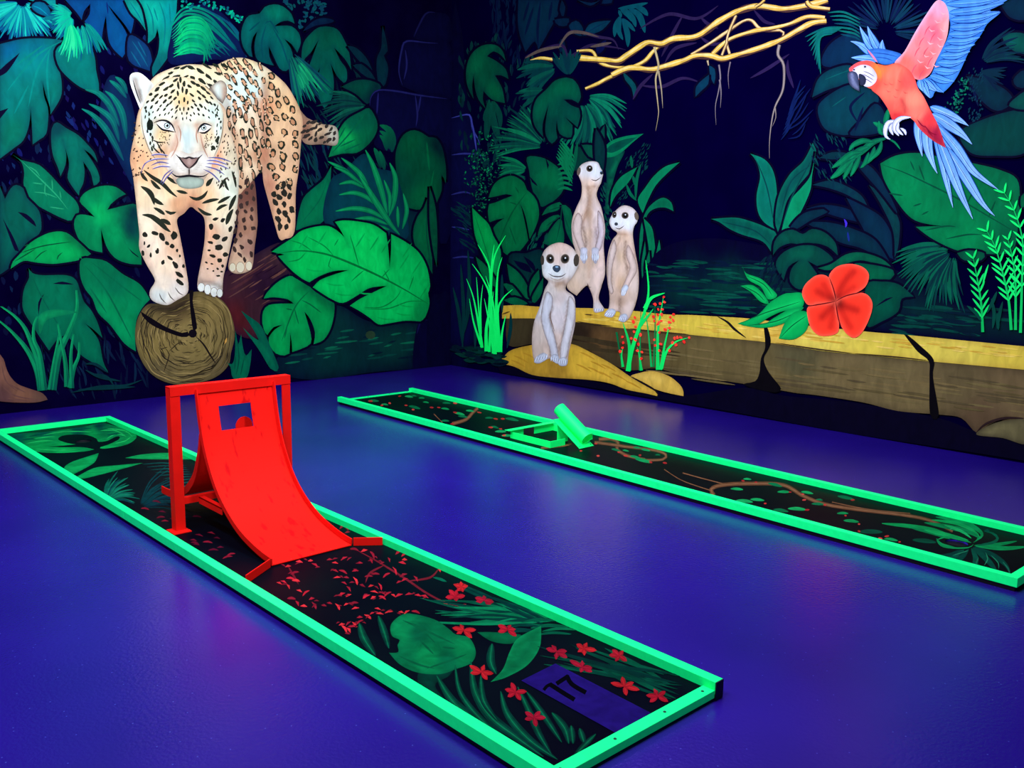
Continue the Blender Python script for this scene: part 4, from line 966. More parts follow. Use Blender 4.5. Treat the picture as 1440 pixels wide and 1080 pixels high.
# ================================================================== mural on the right wall
MID = (3, 1, 42)
r = random.Random(91)
# --- beyond the photograph's edge
wild_leaves(RW, 30, '1510,-120 1850,-120 1850,440 1510,400', [(2, 66, 62), (0, 92, 62), (2, 48, 60), (0, 112, 64)], 203)
wild_leaves(RW, 20, '650,-160 1440,-160 1440,-62 650,-62', [(3, 40, 62), (2, 60, 66), (3, 30, 58)], 204)
# --- stone steps at the corner
p = Paint(RW, 'painted_stone'); p.fill('634,40 648,36 660,160 672,220 672,460 634,500', (5, 5, 50), edge=((3, 2, 34), 12, .8), step=12); p.done()
stone(RW, '634,168 656,162 664,172 668,190 674,204 674,216 634,217', ['635,166 656,161 662,165 665,182 672,195 675,204', '664,172 667,190 670,212'], 1.0, (5, 8, 46))
stone(RW, '634,218 652,216 672,217 672,268 634,272', ['635,218 652,216 674,217', '672,216 684,226 686,232'], .75, (5, 8, 50))
stone(RW, '634,274 654,270 668,276 664,318 634,319', ['634,274 652,270 664,273'], .65, (7, 6, 50))
stone(RW, '634,321 655,322 672,330 668,360 634,362', ['635,319 654,322 660,323'], .85, (5, 4, 48))
stone(RW, '634,364 668,364 672,470 634,480', ['636,363 652,361 668,363'], .65, (6, 6, 52))
# --- dim leaves high up
dashes(RW, 'painted_undergrowth', 90, '648,80 700,70 716,150 700,240 652,230', 13, 84, 4, [(4, 40, 50), (3, 30, 48), (4, 52, 54)], 41)
dashes(RW, 'painted_undergrowth', 60, '690,60 750,80 760,200 700,210', 14, 100, 4, [(4, 36, 50), (3, 26, 46), (4, 48, 52)], 42)
dashes(RW, 'painted_undergrowth', 60, '690,0 730,0 730,90 700,60', 20, 95, 3, [(3, 14, 50), (3, 22, 54)], 43)
leaf(RW, '729,0! 789,0! 785,20 773,42 764,58 757,70! 752,58 739,73! 731,50 728,28', (3, 38, 62), edge=((3, 18, 54), 6, .6), slits=[], veins=['760,2 756,40 757,66', '744,2 736,30', '776,2 772,30', '750,10 738,50'], vcol=(3, 18, 52), vw=4)
leaf(RW, '790,0! 795,10 792,26! 787,14', (3, 34, 62))
leaf(RW, '780,28 800,26 797,36 786,36', (3, 36, 64)); leaf(RW, '800,36 810,29 818,36 821,50 808,48', (3, 44, 70)); leaf(RW, '820,50! 828,35 843,30 859,29! 847,42 830,49', (3, 58, 80), veins=['822,48 840,37 856,30'], vcol=(3, 40, 70))
leaf(RW, '812,0! 832,4 844,0! 830,8', (3, 36, 66)); leaf(RW, '848,0! 862,-2 860,4 846,5', (3, 34, 66))
leaf(RW, '786,60 792,54 795,66! 788,74', (3, 32, 60)); leaf(RW, '838,66! 852,56 849,70 840,76', (4, 14, 68))
p = Paint(RW, 'painted_leaf_sprig')
for s_, w_ in (('869,12 890,9 911,4', 6), ('884,12 899,22 907,46', 9), ('878,12 890,26 894,38', 8), ('872,12 884,22 888,30', 7), ('892,8 904,14 911,22', 8), ('873,22 866,36 864,52', 7), ('873,24 870,42 876,56', 7), ('875,26 882,46 883,66', 8), ('876,26 886,36 893,44', 6), ('870,14 874,24', 5)):
    p.stroke(s_, w_, (3, 66, 84), col2=(4, 78, 88))
p.done()
leaf(RW, '876,101! 884,108 893,118 895,128 891,139! 888,124 879,112', (4, 84, 84))
# --- vines
VY, VS = (238, 200, 76), (74, 48, 44)
dv = Paint(RW, 'painted_dim_vine')
dv.strokes(['785,68 800,46 820,46 842,52 862,56 870,70', '738,80 760,70 790,64 800,80 830,64 860,66 880,70', '900,40 940,20 980,26 1010,8', '985,24 996,34 1010,40', '960,22 950,40 930,80', '900,120 930,122 960,110 985,116', '1060,14 1075,30 1090,34', '1055,110 1080,96 1110,76', '1108,84 1108,100 1116,124', '935,88 950,68 980,60', '985,52 1000,62 1016,60', '890,140 900,122 918,104'], 5, (38, 26, 66)); dv.strokes(['738,82 760,71 790,65', '785,68 800,47 820,46 842,52', '830,66 860,60'], 4.5, (84, 72, 70)); dv.done()
def vine(pl, P, w_, col=VY, sh=VS, label=None, taper='none', w1=None):
    p = Paint(pl, 'painted_vine', label=label)
    q_ = pts(P); p.stroke(q_, w_+1.2, sh, w1=(w1 or w_)+1, taper=taper, wob=.12)
    p.stroke([(a, b-w_*.12, False) for a, b, _ in q_], w_*.8, mix(col, sh, .1), w1=(w1 or w_)*.8, taper=taper, wob=.16)
    p.stroke([(a, b-w_*.2, False) for a, b, _ in q_], w_*.3, mix(col, (255, 244, 190), .5), w1=(w1 or w_)*.3, taper=taper, wob=.4)
    p.done()
vine(RW, '972,77 1000,60 1025,43 1045,30 1057,29 1070,41 1097,43 1102,46 1100,55', 4, (226, 196, 110))
vine(RW, '1002,76 1025,56 1060,44 1085,40 1110,34 1135,24 1160,25', 5.5, VY)
vine(RW, '1035,22 1025,45 1022,60 1026,76', 3.4, (220, 190, 106)); vine(RW, '1015,78 1022,60', 3, (220, 190, 106))
vine(RW, '811,72 832,72 840,84 849,91 869,95 900,94', 4.4)
vine(RW, '823,125 840,118 853,111 878,99 905,87 918,73 928,64', 4.6, w1=5)
vine(RW, '860,106 885,96 915,98 930,95 960,86 977,79 1000,79 1015,83 1035,78 1065,69 1097,57 1122,43 1142,33 1162,30', 7.5)
vine(RW, '746,86 760,82 777,84', 4.5, taper='none'); vine(RW, '782,84 792,84', 4); vine(RW, '796,84 806,83', 5)
vine(RW, '814,82 853,85 869,86 882,78 900,66 912,60 930,62 947,55 980,51 1010,31 1040,15 1067,9 1100,13 1130,9 1164,1', 8, label='thick painted golden vine crossing the top')
vine(RW, '1062,10 1070,5 1075,0', 4); vine(RW, '1135,2 1140,9 1167,13', 5.5)
p = Paint(RW, 'painted_hanging_root')
for s_, w_, c_ in (('920,66 926,92 922,112 925,145 926,160 922,184', 3.4, (170, 156, 104)), ('926,100 930,125 932,152', 3, (140, 130, 100)), ('995,85 997,96', 3, (170, 156, 110)), ('1011,91 1013,110 1010,130 1006,150 1007,176', 2.8, (84, 80, 92)), ('1012,112 1014,130 1013,152', 2.8, (84, 80, 92)), ('1027,87 1024,105 1025,125', 2.6, (74, 66, 84)), ('1096,63 1094,77 1102,92 1101,125 1090,150 1085,172 1082,200 1082,223', 4.4, (112, 106, 98)), ('1090,152 1091,165 1086,178', 2, (104, 98, 92))):
    p.stroke(s_, w_, c_, col2=mix(c_, MID, .35), taper='end'); p.stroke(s_, w_*.4, mix(c_, (235, 220, 180), .4), taper='end')
p.done()
leaf(RW, '997,92! 1005,97 1006,110 1004,118! 999,108', (4, 66, 84)); leaf(RW, '997,105! 996,118 986,128 978,136! 979,122 988,112', (4, 62, 82))

# --- foliage left of the meerkats
leaf(RW, '696,63 678,64 663,76 656,95 656,115 661,130 666,139! 664,122 666,105! 668,124 673,140 683,153! 679,140 680,128! 692,140 710,145! 706,124 696,106! 705,106 715,111! 711,97 698,86 685,79! 694,72 705,78 711,86! 707,72', (0, 84, 60), ctrl=[(680, 72, (0, 92, 60)), (666, 95, (2, 96, 62)), (685, 100, (0, 76, 54)), (695, 130, (0, 90, 56)), (675, 130, (0, 72, 54)), (708, 100, (0, 70, 54))])
p = Paint(RW, 'painted_leaf')
for s_, w_ in (('688,140 686,170 683,196', 10), ('692,142 694,170 704,202', 10), ('694,142 702,160 704,180', 8), ('686,150 680,170', 6)): p.stroke(s_, w_, (2, 70, 56), col2=(2, 54, 52))
p.done()
p = Paint(RW, 'painted_fern')
fan(p, (790, 96), 12, 62, 150, 205, 16, 5, [(3, 62, 62), (2, 50, 58), (4, 76, 66)], seed=51, bend=-16); fan(p, (778, 132), 14, 50, 130, 205, 16, 4.5, [(3, 66, 60), (4, 84, 66), (2, 48, 56)], seed=52, bend=-14); fan(p, (800, 108), 4, 40, 225, 300, 10, 6, [(3, 56, 62), (3, 46, 60)], seed=53); p.done()
p = Paint(RW, 'painted_fern')
fan(p, (768, 208), 10, 76, 180, 262, 26, 3.6, [(3, 64, 58), (4, 92, 66), (2, 46, 52), (8, 112, 76)], seed=54, bend=-12); p.done()
p = Paint(RW, 'painted_fern')
fan(p, (820, 142), 8, 74, 25, 118, 34, 4, [(3, 80, 66), (4, 104, 76), (2, 58, 58)], seed=55, bend=14); fan(p, (822, 136), 8, 66, -18, 40, 14, 4, [(4, 92, 74), (2, 62, 62), (6, 116, 84)], seed=56, bend=24); p.done()
leaf(RW, '797,109 781,113 768,126 754,140 749,159 752,177 764,193! 763,175 771,148! 767,175 768,191 776,202 784,194! 782,182 783,169! 787,188 803,193 805,176! 795,165! 804,172 812,179! 816,163 814,152! 803,148 793,140! 804,140 813,145! 817,136 813,120 805,111', (0, 82, 62), ctrl=[(790, 118, (0, 92, 62)), (760, 150, (0, 92, 64)), (775, 175, (0, 66, 56)), (795, 185, (0, 84, 60)), (795, 150, (0, 70, 58)), (808, 125, (0, 86, 60))])
leaf(RW, '836,205! 842,190 850,176! 850,196 846,214 838,212', (2, 84, 62)); 
leaf(RW, '808,206! 832,210 840,226 826,226 808,240', (2, 56, 46)); leaf(RW, '818,204! 832,204 838,214 840,224! 828,220', (2, 88, 60))
# large leaves beside the tall meerkat
p = Paint(RW, 'painted_fern')
fan(p, (744, 240), 6, 46, 168, 228, 12, 4.2, [(4, 110, 70), (3, 84, 62)], seed=57, bend=-20); fan(p, (742, 250), 4, 40, 150, 200, 10, 4, [(3, 74, 58), (3, 60, 54)], seed=58, bend=-18); p.done()
leaf(RW, '741,221 760,221 775,228 788,240 793,262 786,276 770,288 757,289 748,264 744,240', (0, 92, 58), ctrl=[(755, 230, (0, 84, 56)), (775, 250, (0, 100, 60)), (765, 275, (0, 76, 52))], slits=['767,222! 772,232 770,238!', '745,248! 754,258 756,262! 748,256', '752,276! 768,274!'], edge=((0, 60, 50), 5, .6))
p = Paint(RW, 'painted_fern')
p.stroke('812,200 808,225 800,258', 6, (2, 84, 58))
for i in range(7): p.stroke([(805, 226+i*7), (794, 222+i*7), (784, 225+i*7)], 4, (4, 106, 66)); p.stroke([(808-i*.5, 222+i*6), (798-i*1.2, 208+i*4), (788-i*1, 196+i*4)], 3.2, (4, 112, 70))
p.stroke('806,200 802,222 804,236', 4, (4, 112, 70)); p.done()
p = Paint(RW, 'painted_leaf_sprig', kind='stuff'); p.group()
for i in range(330):
    t = r.random(); x = r.gauss(676, 11) if t < .6 else r.gauss(690, 12); y = r.uniform(210, 306) if t < .6 else r.uniform(185, 300)
    if x < 648: continue
    p.ell(x, y, r.uniform(1.2, 2.4), r.uniform(.7, 1.1), r.uniform(0, 180), r.choice([(6, 90, 62), (10, 130, 80), (4, 56, 52), (4, 44, 50)]), n=6)
p.done()
dashes(RW, 'painted_undergrowth', 60, '640,290 672,300 676,350 650,345', 16, 35, 2.4, [(3, 46, 56), (3, 34, 50)], 44)
leaf(RW, '718,247 703,252 693,262 687,278! 698,276 712,273 721,275! 708,280 696,285 688,287! 686,297 688,313! 698,309 709,307! 700,313 694,320! 692,332 697,345 712,358! 718,359 731,353 743,338! 738,312 732,287! 739,305 745,336! 753,320 758,302 755,283 747,272 741,267 737,257 728,250', (0, 106, 58), ctrl=[(715, 255, (0, 98, 56)), (700, 295, (0, 110, 60)), (725, 300, (0, 104, 56)), (748, 290, (0, 112, 60)), (720, 340, (0, 100, 56)), (700, 325, (0, 90, 52))], edge=((0, 76, 50), 4, .6), veins=['741,270 722,296 710,320 700,346', '728,288 716,284', '724,262 730,272', '716,318 726,345'], vcol=(0, 78, 46), vw=2)
leaf(RW, '762,303! 770,291 787,284 791,288 784,296 772,299', (0, 106, 60)); leaf(RW, '756,331! 762,314 778,303 788,304 774,320', (0, 104, 60)); leaf(RW, '763,342! 776,320 789,308 793,340 780,346', (0, 98, 58)); leaf(RW, '790,288 802,294 806,318 806,345! 796,325 793,305', (0, 96, 58))
p = Paint(RW, 'painted_leaf_veins'); p.strokes(['790,288 788,312 782,340', '788,304 768,318', '790,290 772,296', '792,300 800,322'], 1.6, (0, 66, 46)); p.done()
dashes(RW, 'painted_undergrowth', 50, '744,335 770,330 768,370 744,375', 10, 110, 2.2, [(3, 56, 52), (4, 74, 60)], 45)
leaf(RW, '716,360 740,356 762,352 766,385 760,420 735,425 722,400', (2, 44, 46), edge=((2, 18, 40), 6, .6), slits=['722,366! 742,372 748,384! 732,378', '736,360! 750,370 754,384! 744,374'])
for P_ in ('713,371! 729,383 742,403 744,421 731,412 718,398', '758,379! 758,403 748,421 744,408 748,392', '707,399! 720,401 738,425 720,416', '708,422! 724,418 742,427 724,429', '764,390! 762,412 752,426 748,418'):
    leaf(RW, P_, (0, 98, 58), edge=((0, 66, 50), 3, .6))
# calla and blades between the meerkats and the dark
dashes(RW, 'painted_undergrowth', 90, '868,240 905,200 915,215 900,260 880,290 866,285', 7, 120, 1.8, [(4, 54, 56), (4, 40, 52)], 46)
dashes(RW, 'painted_undergrowth', 60, '846,260 858,260 856,340 850,340', 10, 60, 2.4, [(3, 50, 50), (3, 66, 56)], 47)
p = Paint(RW, 'painted_calla_leaf'); p.fill('851,219 878,211 868,236 860,266 857,298 851,298 853,250', (2, 60, 52), soft=[('872,214 860,250 857,292', 3, (4, 110, 70), .8)], edge=((2, 40, 46), 3, .5)); p.fill('846,215 857,200 877,192 905,188! 890,200 878,211 864,220 851,221', (4, 122, 76), edge=((0, 84, 62), 2, .4)); p.fill('852,212 860,203 878,196 896,193! 884,202 872,210 860,215', (1, 62, 54), edge=((0, 90, 64), 2, .4)); p.done()
leaf(RW, '838,180! 850,205 848,240 840,240 836,210', (2, 50, 50))
for P_, c_ in (('896,235! 873,249 861,268 858,291! 866,275 884,256', (2, 104, 68)), ('956,228! 936,234 920,247 908,263 897,281 904,300! 910,284 922,261 939,243', (3, 112, 72)), ('899,368! 900,328 907,300 919,285 933,278 944,285 947,297! 936,292 922,293 911,301 905,322 903,368!', (2, 92, 62)), ('905,307! 916,319 920,337 922,365 921,385! 914,362 911,340', (2, 104, 66)), ('927,337! 929,356 925,398! 921,370', (2, 98, 64)), ('907,339! 908,360 904,400! 902,372', (2, 88, 60)), ('913,352! 914,375 908,392! 908,372', (2, 88, 60))):
    leaf(RW, P_, c_, edge=(mix(c_, (0, 150, 90), .4), 2, .5), step=5)
p = Paint(RW, 'painted_grass_tuft'); p.strokes(['894,280 895,255 901,231', '895,282 886,272 881,259', '894,262 890,247', '889,236 887,219'], 4.6, (2, 92, 64)); p.done()

# --- brushed water and bank behind the flower
p = Paint(RW, 'painted_water')
p.fill('930,350 1000,335 1090,348 1240,372 1330,420 1440,440 1840,480 1840,526 1440,488 1275,470 1055,447 935,440 900,436 900,400', (3, 48, 46), ctrl=[(940, 356, (2, 1, 34)), (1000, 345, (2, 1, 34)), (1060, 352, (2, 2, 36)), (980, 372, (2, 20, 40)), (960, 420, (2, 52, 46)), (1030, 400, (2, 56, 48)), (1050, 440, (2, 40, 42)), (930, 435, (3, 22, 40)), (1150, 440, (2, 30, 42)), (1300, 455, (2, 44, 44)), (1400, 470, (2, 40, 42)), (1250, 430, (2, 30, 44))], edge=((2, 0, 34), 26, 1.0), step=8)
for i in range(90):
    x, y = r.uniform(905, 1080), r.uniform(366, 440); L = r.uniform(16, 60); p.stroke([(x, y), (x+L/2, y+r.uniform(-1, 2)), (x+L, y+2)], 3.2, r.choice([(2, 64, 52), (3, 30, 46), (2, 50, 48), (4, 72, 58), (3, 20, 44)]))
for i in range(40):
    x, y = r.uniform(1230, 1400), r.uniform(430, 470); L = r.uniform(16, 50); p.stroke([(x, y), (x+L/2, y+2), (x+L, y+4)], 4, r.choice([(2, 64, 54), (3, 26, 42), (2, 50, 48)]))
p.done()
# agave
for P_, c_ in (('1000,308! 1033,306 1055,311 1078,320 1092,330 1087,359! 1073,340 1044,330 1026,322 1011,312', (2, 78, 66)), ('1055,216! 1075,224 1087,240 1092,264 1092,291 1091,323! 1075,313 1066,298 1064,275 1069,247 1063,226', (2, 104, 84)), ('1143,201! 1148,216 1140,240 1122,262 1107,282 1098,315 1094,326! 1090,310 1095,275 1110,246 1130,226', (2, 74, 66)), ('1147,213! 1142,247 1139,269 1124,302 1111,320 1099,325! 1104,306 1113,280 1127,264 1140,246', (3, 130, 82))):
    leaf(RW, P_, c_, edge=(mix(c_, (4, 150, 100), .5), 2.2, .55), soft=[], veins=[], step=6)
p = Paint(RW, 'painted_leaf_veins'); p.strokes(['1062,222 1078,262 1088,312', '1143,222 1114,276 1100,318', '1015,312 1060,324 1084,344', '1140,232 1112,256 1098,300'], 2, (2, 60, 58)); p.done()
# dim leaves below the parrot
for P_, c_ in (('1142,260! 1167,254 1191,262 1212,276 1222,296! 1195,276 1167,265', (3, 56, 62)), ('1133,294! 1160,288 1195,295 1214,314! 1182,306 1155,298', (3, 36, 62)), ('1190,278! 1213,289 1240,306 1256,335 1260,366! 1230,350 1212,318', (3, 40, 60)), ('1131,312! 1167,313 1200,322 1231,338 1253,372! 1213,350 1182,341 1156,326', (3, 44, 58)), ('1222,260! 1240,273 1254,291 1265,313 1263,347 1258,362! 1256,326 1240,290', (3, 64, 62)), ('1111,320 1130,300 1158,294 1164,298 1140,310 1120,322', (3, 48, 58)), ('1200,225 1225,235 1245,262 1262,300 1238,270', (3, 42, 58)), ('1152,222! 1170,214 1192,216 1176,224', (3, 56, 58))):
    leaf(RW, P_, c_, edge=(mix(c_, MID, .5), 5, .6))
p = Paint(RW, 'painted_flower_bud'); p.stroke('1187,308 1190,314 1189,320', 3.4, (62, 44, 190)); p.stroke('1192,326 1194,340', 3, (18, 40, 120)); p.done()
dashes(RW, 'painted_undergrowth', 60, '1145,190 1200,200 1196,250 1150,250', 12, 60, 2.2, [(3, 44, 56), (4, 60, 60), (3, 28, 52)], 48)
leaf(RW, '1087,359! 1089,340 1100,327 1115,323 1129,329 1142,322 1160,327 1175,342 1178,359! 1164,347 1146,342 1131,345 1112,342 1096,348', (2, 76, 58))
leaf(RW, '1091,374 1098,358 1118,347 1142,345 1160,353 1172,367 1153,376! 1136,367! 1149,385! 1140,400 1124,407 1111,396 1113,378 1124,366! 1109,375 1102,394!', (2, 74, 58), ctrl=[(1100, 370, (2, 70, 56)), (1125, 352, (2, 86, 62)), (1160, 362, (2, 66, 54)), (1128, 390, (2, 72, 54))])
dashes(RW, 'painted_undergrowth', 40, '1064,370 1090,365 1100,420 1080,410', 12, 120, 3, [(3, 36, 46), (3, 20, 42)], 49)
leaf(RW, '1150,377! 1169,371 1189,358 1211,355 1240,364 1256,378! 1235,372 1210,366 1186,372 1166,380', (2, 100, 62))
leaf(RW, '1200,372 1225,372 1256,380 1253,392 1232,398 1215,396', (0, 92, 58))
leaf(RW, '1218,402 1240,396 1264,400 1285,417! 1268,420 1263,438 1240,452 1218,457', (0, 74, 54), slits=['1230,432! 1246,420 1256,418!'])
p = Paint(RW, 'painted_fern'); fan(p, (1346, 348), 22, 92, 96, 196, 40, 3.8, [(2, 74, 60), (2, 56, 54), (3, 92, 66)], seed=61, bend=-14)
fan(p, (1346, 352), 14, 60, 92, 190, 30, 3.4, [(3, 92, 66), (2, 44, 50)], seed=62, bend=-12); p.done()
# big ribbed leaf at the right
leaf(RW, '1238,230! 1259,219 1287,215 1320,220 1375,231 1406,239 1430,252 1434,283 1431,324 1422,354 1386,357 1349,353 1313,337 1288,319! 1320,318 1345,319! 1310,316 1282,307 1259,280 1243,252', (0, 118, 64), ctrl=[(1260, 235, (0, 124, 66)), (1300, 225, (0, 108, 62)), (1265, 265, (0, 134, 72)), (1300, 300, (0, 122, 66)), (1390, 245, (0, 104, 60)), (1400, 290, (0, 110, 62)), (1360, 330, (0, 128, 68)), (1420, 340, (0, 92, 56)), (1340, 270, (0, 112, 62))], edge=((0, 88, 56), 4, .5), step=8,
     veins=['1239,231 1270,242 1300,256 1350,281 1400,310 1430,328', '1250,272 1270,275', '1284,290 1296,286', '1296,302 1306,297', '1280,226 1286,240', '1300,254 1292,232', '1360,286 1372,262', '1390,306 1400,282', '1330,336 1360,330 1380,330', '1300,324 1330,318 1344,319'], vcol=(0, 76, 48), vw=2.4)
leaf(RW, '1346,356! 1362,352 1384,356 1380,366 1356,366', (0, 96, 58)); leaf(RW, '1436,276 1444,272 1444,290 1436,292', (0, 110, 60))
# --- leaves around the parrot
for P_, c_ in (('1157,92 1164,66 1190,48 1226,46 1232,80 1196,92', (3, 42, 66)), ('1142,137! 1150,112 1167,98 1196,92 1204,112 1165,126', (2, 66, 68)), ('1150,155 1160,138 1192,120 1222,124 1236,140 1222,166 1205,184 1187,190 1160,181', (2, 58, 66)), ('1196,190 1210,170 1230,146 1244,160 1240,185', (2, 46, 60)),
               ('1358,107! 1385,112 1415,127 1424,143 1403,156 1379,140', (2, 44, 54)), ('1350,186 1385,167 1427,155 1444,157 1444,212 1397,219 1364,214', (1, 62, 54)), ('1410,53 1424,46 1444,50 1444,75 1421,69', (2, 84, 64)), ('1419,149 1430,136 1444,129 1444,153', (2, 80, 62)), ('1404,0! 1444,-4 1444,26 1420,24', (3, 44, 58)), ('1425,112 1436,100 1444,98 1444,122 1430,122', (2, 44, 54))):
    leaf(RW, P_, c_, edge=(mix(c_, MID, .5), 6, .6))
p = Paint(RW, 'painted_leaf_veins'); p.strokes(['1206,172 1196,150 1216,130', '1202,184 1214,150', '1376,150 1366,118'], 4, (3, 16, 50)); p.strokes(['1160,112 1180,104 1196,98', '1170,150 1190,136', '1410,58 1430,60'], 1.6, (4, 84, 78)); p.done()
p = Paint(RW, 'painted_fern'); fan(p, (1246, 44), 14, 66, -170, 20, 28, 3.4, [(4, 40, 62), (5, 54, 70), (4, 24, 58)], seed=63); fan(p, (1378, 92), 10, 66, -75, -20, 16, 3.4, [(3, 44, 56), (3, 34, 54), (4, 60, 60)], seed=64, bend=20); fan(p, (1376, 100), 4, 40, -10, 60, 12, 3.4, [(3, 40, 54), (3, 30, 52)], seed=65); p.done()
p = Paint(RW, 'painted_fern')
for i in range(9):
    t = i/8; p.stroke([(1188-t*18, 38+t*10), (1160-t*8, 40+t*16), (1132+t*22, 52+t*52)], 3.2, mix((6, 130, 98), (4, 84, 84), r.random()))
for i in range(7): p.stroke([(1164+i*3, 18+i*5), (1186+i*3, 17+i*6), (1210, 28+i*5)], 3, r.choice([(5, 110, 92), (4, 70, 82)]))
for i in range(8): p.stroke([(1130-i*2+r.uniform(-6, 6), 112+i*8), (1120-i*2, 130+i*8), (1112-i*2, 148+i*7)], 2.6, (6, 26, 74))
for i in range(6): p.stroke([(1138+r.uniform(-8, 8), 124+i*10), (1124, 146+i*9), (1106+r.uniform(-4, 8), 170+i*5)], 2.4, (6, 22, 70))
p.done()
p = Paint(RW, 'painted_leaf_sprig', kind='stuff'); p.group()
for i in range(90): t = r.random(); p.ell(1336+t*24+r.gauss(0, 4), 170-t*66+r.gauss(0, 6), r.uniform(1.4, 3), 1.2, r.uniform(0, 180), r.choice([(4, 84, 66), (6, 120, 80), (3, 50, 58)]), n=6)
for i in range(80): p.ell(r.uniform(1362, 1382), r.uniform(96, 170), r.uniform(1.4, 2.6), 1.1, 110, (4, 48, 60), n=6)
p.done()
p = Paint(RW, 'painted_fern_leaf')
for s_, w_ in (('1248,194 1228,200 1213,212 1196,226', 9), ('1230,200 1214,198 1200,204 1194,212', 8), ('1222,206 1208,212 1190,228', 9), ('1214,214 1198,216 1182,228 1170,236', 9), ('1204,222 1190,232 1178,244 1168,251', 10), ('1210,218 1204,232 1196,248', 7), ('1200,226 1192,240 1186,252', 7), ('1230,206 1226,220 1214,232', 8), ('1222,214 1216,230 1210,236', 6), ('1240,198 1236,212 1222,226', 7), ('1249,190 1242,180 1228,172', 8), ('1248,186 1246,170 1250,152', 8), ('1248,188 1238,186 1236,170', 6), ('1246,194 1258,200 1266,210', 3)):
    p.stroke(s_, w_, (2, 84, 60), col2=(4, 120, 70)); p.stroke(s_, w_*.45, (4, 110, 68), col2=(6, 138, 80))
p.done()

# ------------------------------------------------------------------ ledge, stone face, mounds
p = Paint(RW, 'painted_dark_bank'); p.fill('700,516 760,520 880,546 960,556 1050,545 1100,556 1200,566 1320,588 1372,606 1440,615 1840,668 1840,717! 1440,648 1200,610 1000,574 800,540 704,524', (5, 3, 26), edge=((4, 2, 28), 6, .5), step=14); p.done()
st = Paint(RW, 'painted_stone_face', label='painted olive brown stone face below the yellow ledge')
st.fill('712,447! 753,447 811,452 860,459 901,463 962,469 1003,473 1076,480 1153,492 1214,498 1306,507 1440,520 1840,556! 1840,668! 1440,604 1416,590 1391,597 1373,608 1352,588 1321,583 1263,578 1214,566 1150,556 1122,553 1098,549 1075,546 1047,540 1000,533 951,525 921,518 880,520 840,500 812,486 760,482 716,486', (96, 84, 50),
        ctrl=[(730, 465, (62, 54, 34)), (760, 475, (44, 36, 24)), (815, 470, (40, 30, 22)), (850, 475, (90, 66, 38)), (860, 500, (66, 56, 34)), (930, 495, (92, 80, 46)), (1000, 505, (100, 88, 52)), (1050, 515, (98, 86, 52)), (1120, 510, (84, 80, 52)), (1180, 530, (110, 96, 60)), (1250, 530, (104, 92, 58)), (1280, 560, (110, 96, 60)), (1350, 540, (96, 84, 54)), (1420, 550, (104, 88, 58)), (1380, 590, (90, 72, 50)), (1090, 540, (104, 90, 52))], edge=((52, 42, 30), 4, .5), step=10)
for i in range(130):
    x = r.uniform(730, 1420); f = (x-730)/710; y = 452+f*72+r.uniform(12, 60 if x > 900 else 30); L = r.uniform(24, 70)
    if y > 505+f*85: continue
    st.stroke([(x, y), (x+L/2, y+L*.05+1), (x+L, y+L*.14)], 3, r.choice([(106, 94, 58), (90, 79, 48), (112, 97, 60), (84, 73, 48)]) if x > 900 else (58, 48, 30))
st.done()
lg = Paint(RW, 'painted_ledge', label='painted yellow ledge running along the stone')
lg.fill('706,430! 730,429 754,431 811,433 850,434 890,437 937,442 974,443 1007,445 1055,448 1110,455 1226,467 1275,471 1440,487 1840,525! 1840,557! 1440,520 1306,508 1214,499 1153,493 1076,481 1003,474 962,470 901,464 860,460 835,457 811,453 753,448 706,448!', (214, 190, 66), ctrl=[(720, 438, (214, 172, 54)), (830, 445, (216, 178, 60)), (900, 450, (210, 184, 62)), (1000, 460, (214, 192, 68)), (1090, 466, (212, 178, 72)), (1140, 478, (218, 202, 84)), (1240, 482, (212, 194, 72)), (1340, 495, (216, 198, 78)), (1420, 505, (214, 192, 68))], edge=((180, 146, 56), 3, .5), step=8)
for i in range(110):
    x = r.uniform(815, 1420); f = (x-811)/629; y = 436+f*52+r.uniform(3, 17); L = r.uniform(10, 34); lg.stroke([(x, y), (x+L/2, y+L*.06), (x+L, y+L*.12)], 2.4, r.choice([(206, 168, 60), (232, 204, 96), (198, 158, 54), (226, 196, 80)]))
lg.strokes(['811,452 835,456 862,459', '886,462 930,467 968,470', '1090,482 1150,491 1200,497', '1200,497 1260,502 1306,507'], 2, (60, 46, 30)); lg.strokes(['717,438 706,442', '822,442 834,443'], 2, (90, 66, 30))
lg.done()
ck = Paint(RW, 'painted_crack')
ck.fill('1074,460! 1079,460 1084,480 1080,492 1074,504 1078,518 1086,530 1098,546 1090,552 1060,546 1046,540 1062,536 1068,524 1070,504 1076,488', (8, 6, 12)); ck.fill('1271,470! 1276,471 1294,486 1313,506 1312,530 1320,584 1308,583 1307,530 1306,508 1290,494', (8, 6, 12))
ck.stroke('1009,445 1023,453 1033,463 1049,475', 3.4, (24, 18, 22)); ck.done()
p = Paint(RW, 'painted_rock'); p.fill('1373,611 1391,598 1416,591 1444,592 1444,624 1410,616', (104, 98, 64), edge=((40, 34, 30), 5, .6), soft=[('1390,606 1420,598', 6, (124, 118, 76), .6)]); p.stroke('1373,608 1386,596 1412,588 1440,588', 3.5, (44, 30, 30)); p.done()
mo = Paint(RW, 'painted_mound', label='painted yellow mound the front meerkat sits on')
mo.fill('704,510 709,501 720,492 748,485 780,482 805,484 824,492 859,511 887,530 921,550 924,557! 907,553 882,548 857,539 826,534 779,531 748,527 724,516', (214, 174, 54), ctrl=[(715, 505, (208, 166, 46)), (740, 495, (200, 158, 46)), (780, 515, (170, 132, 44)), (820, 510, (218, 178, 56)), (870, 530, (216, 176, 58)), (910, 548, (222, 184, 64)), (760, 525, (188, 148, 46))], edge=((130, 100, 40), 3, .5), step=5)
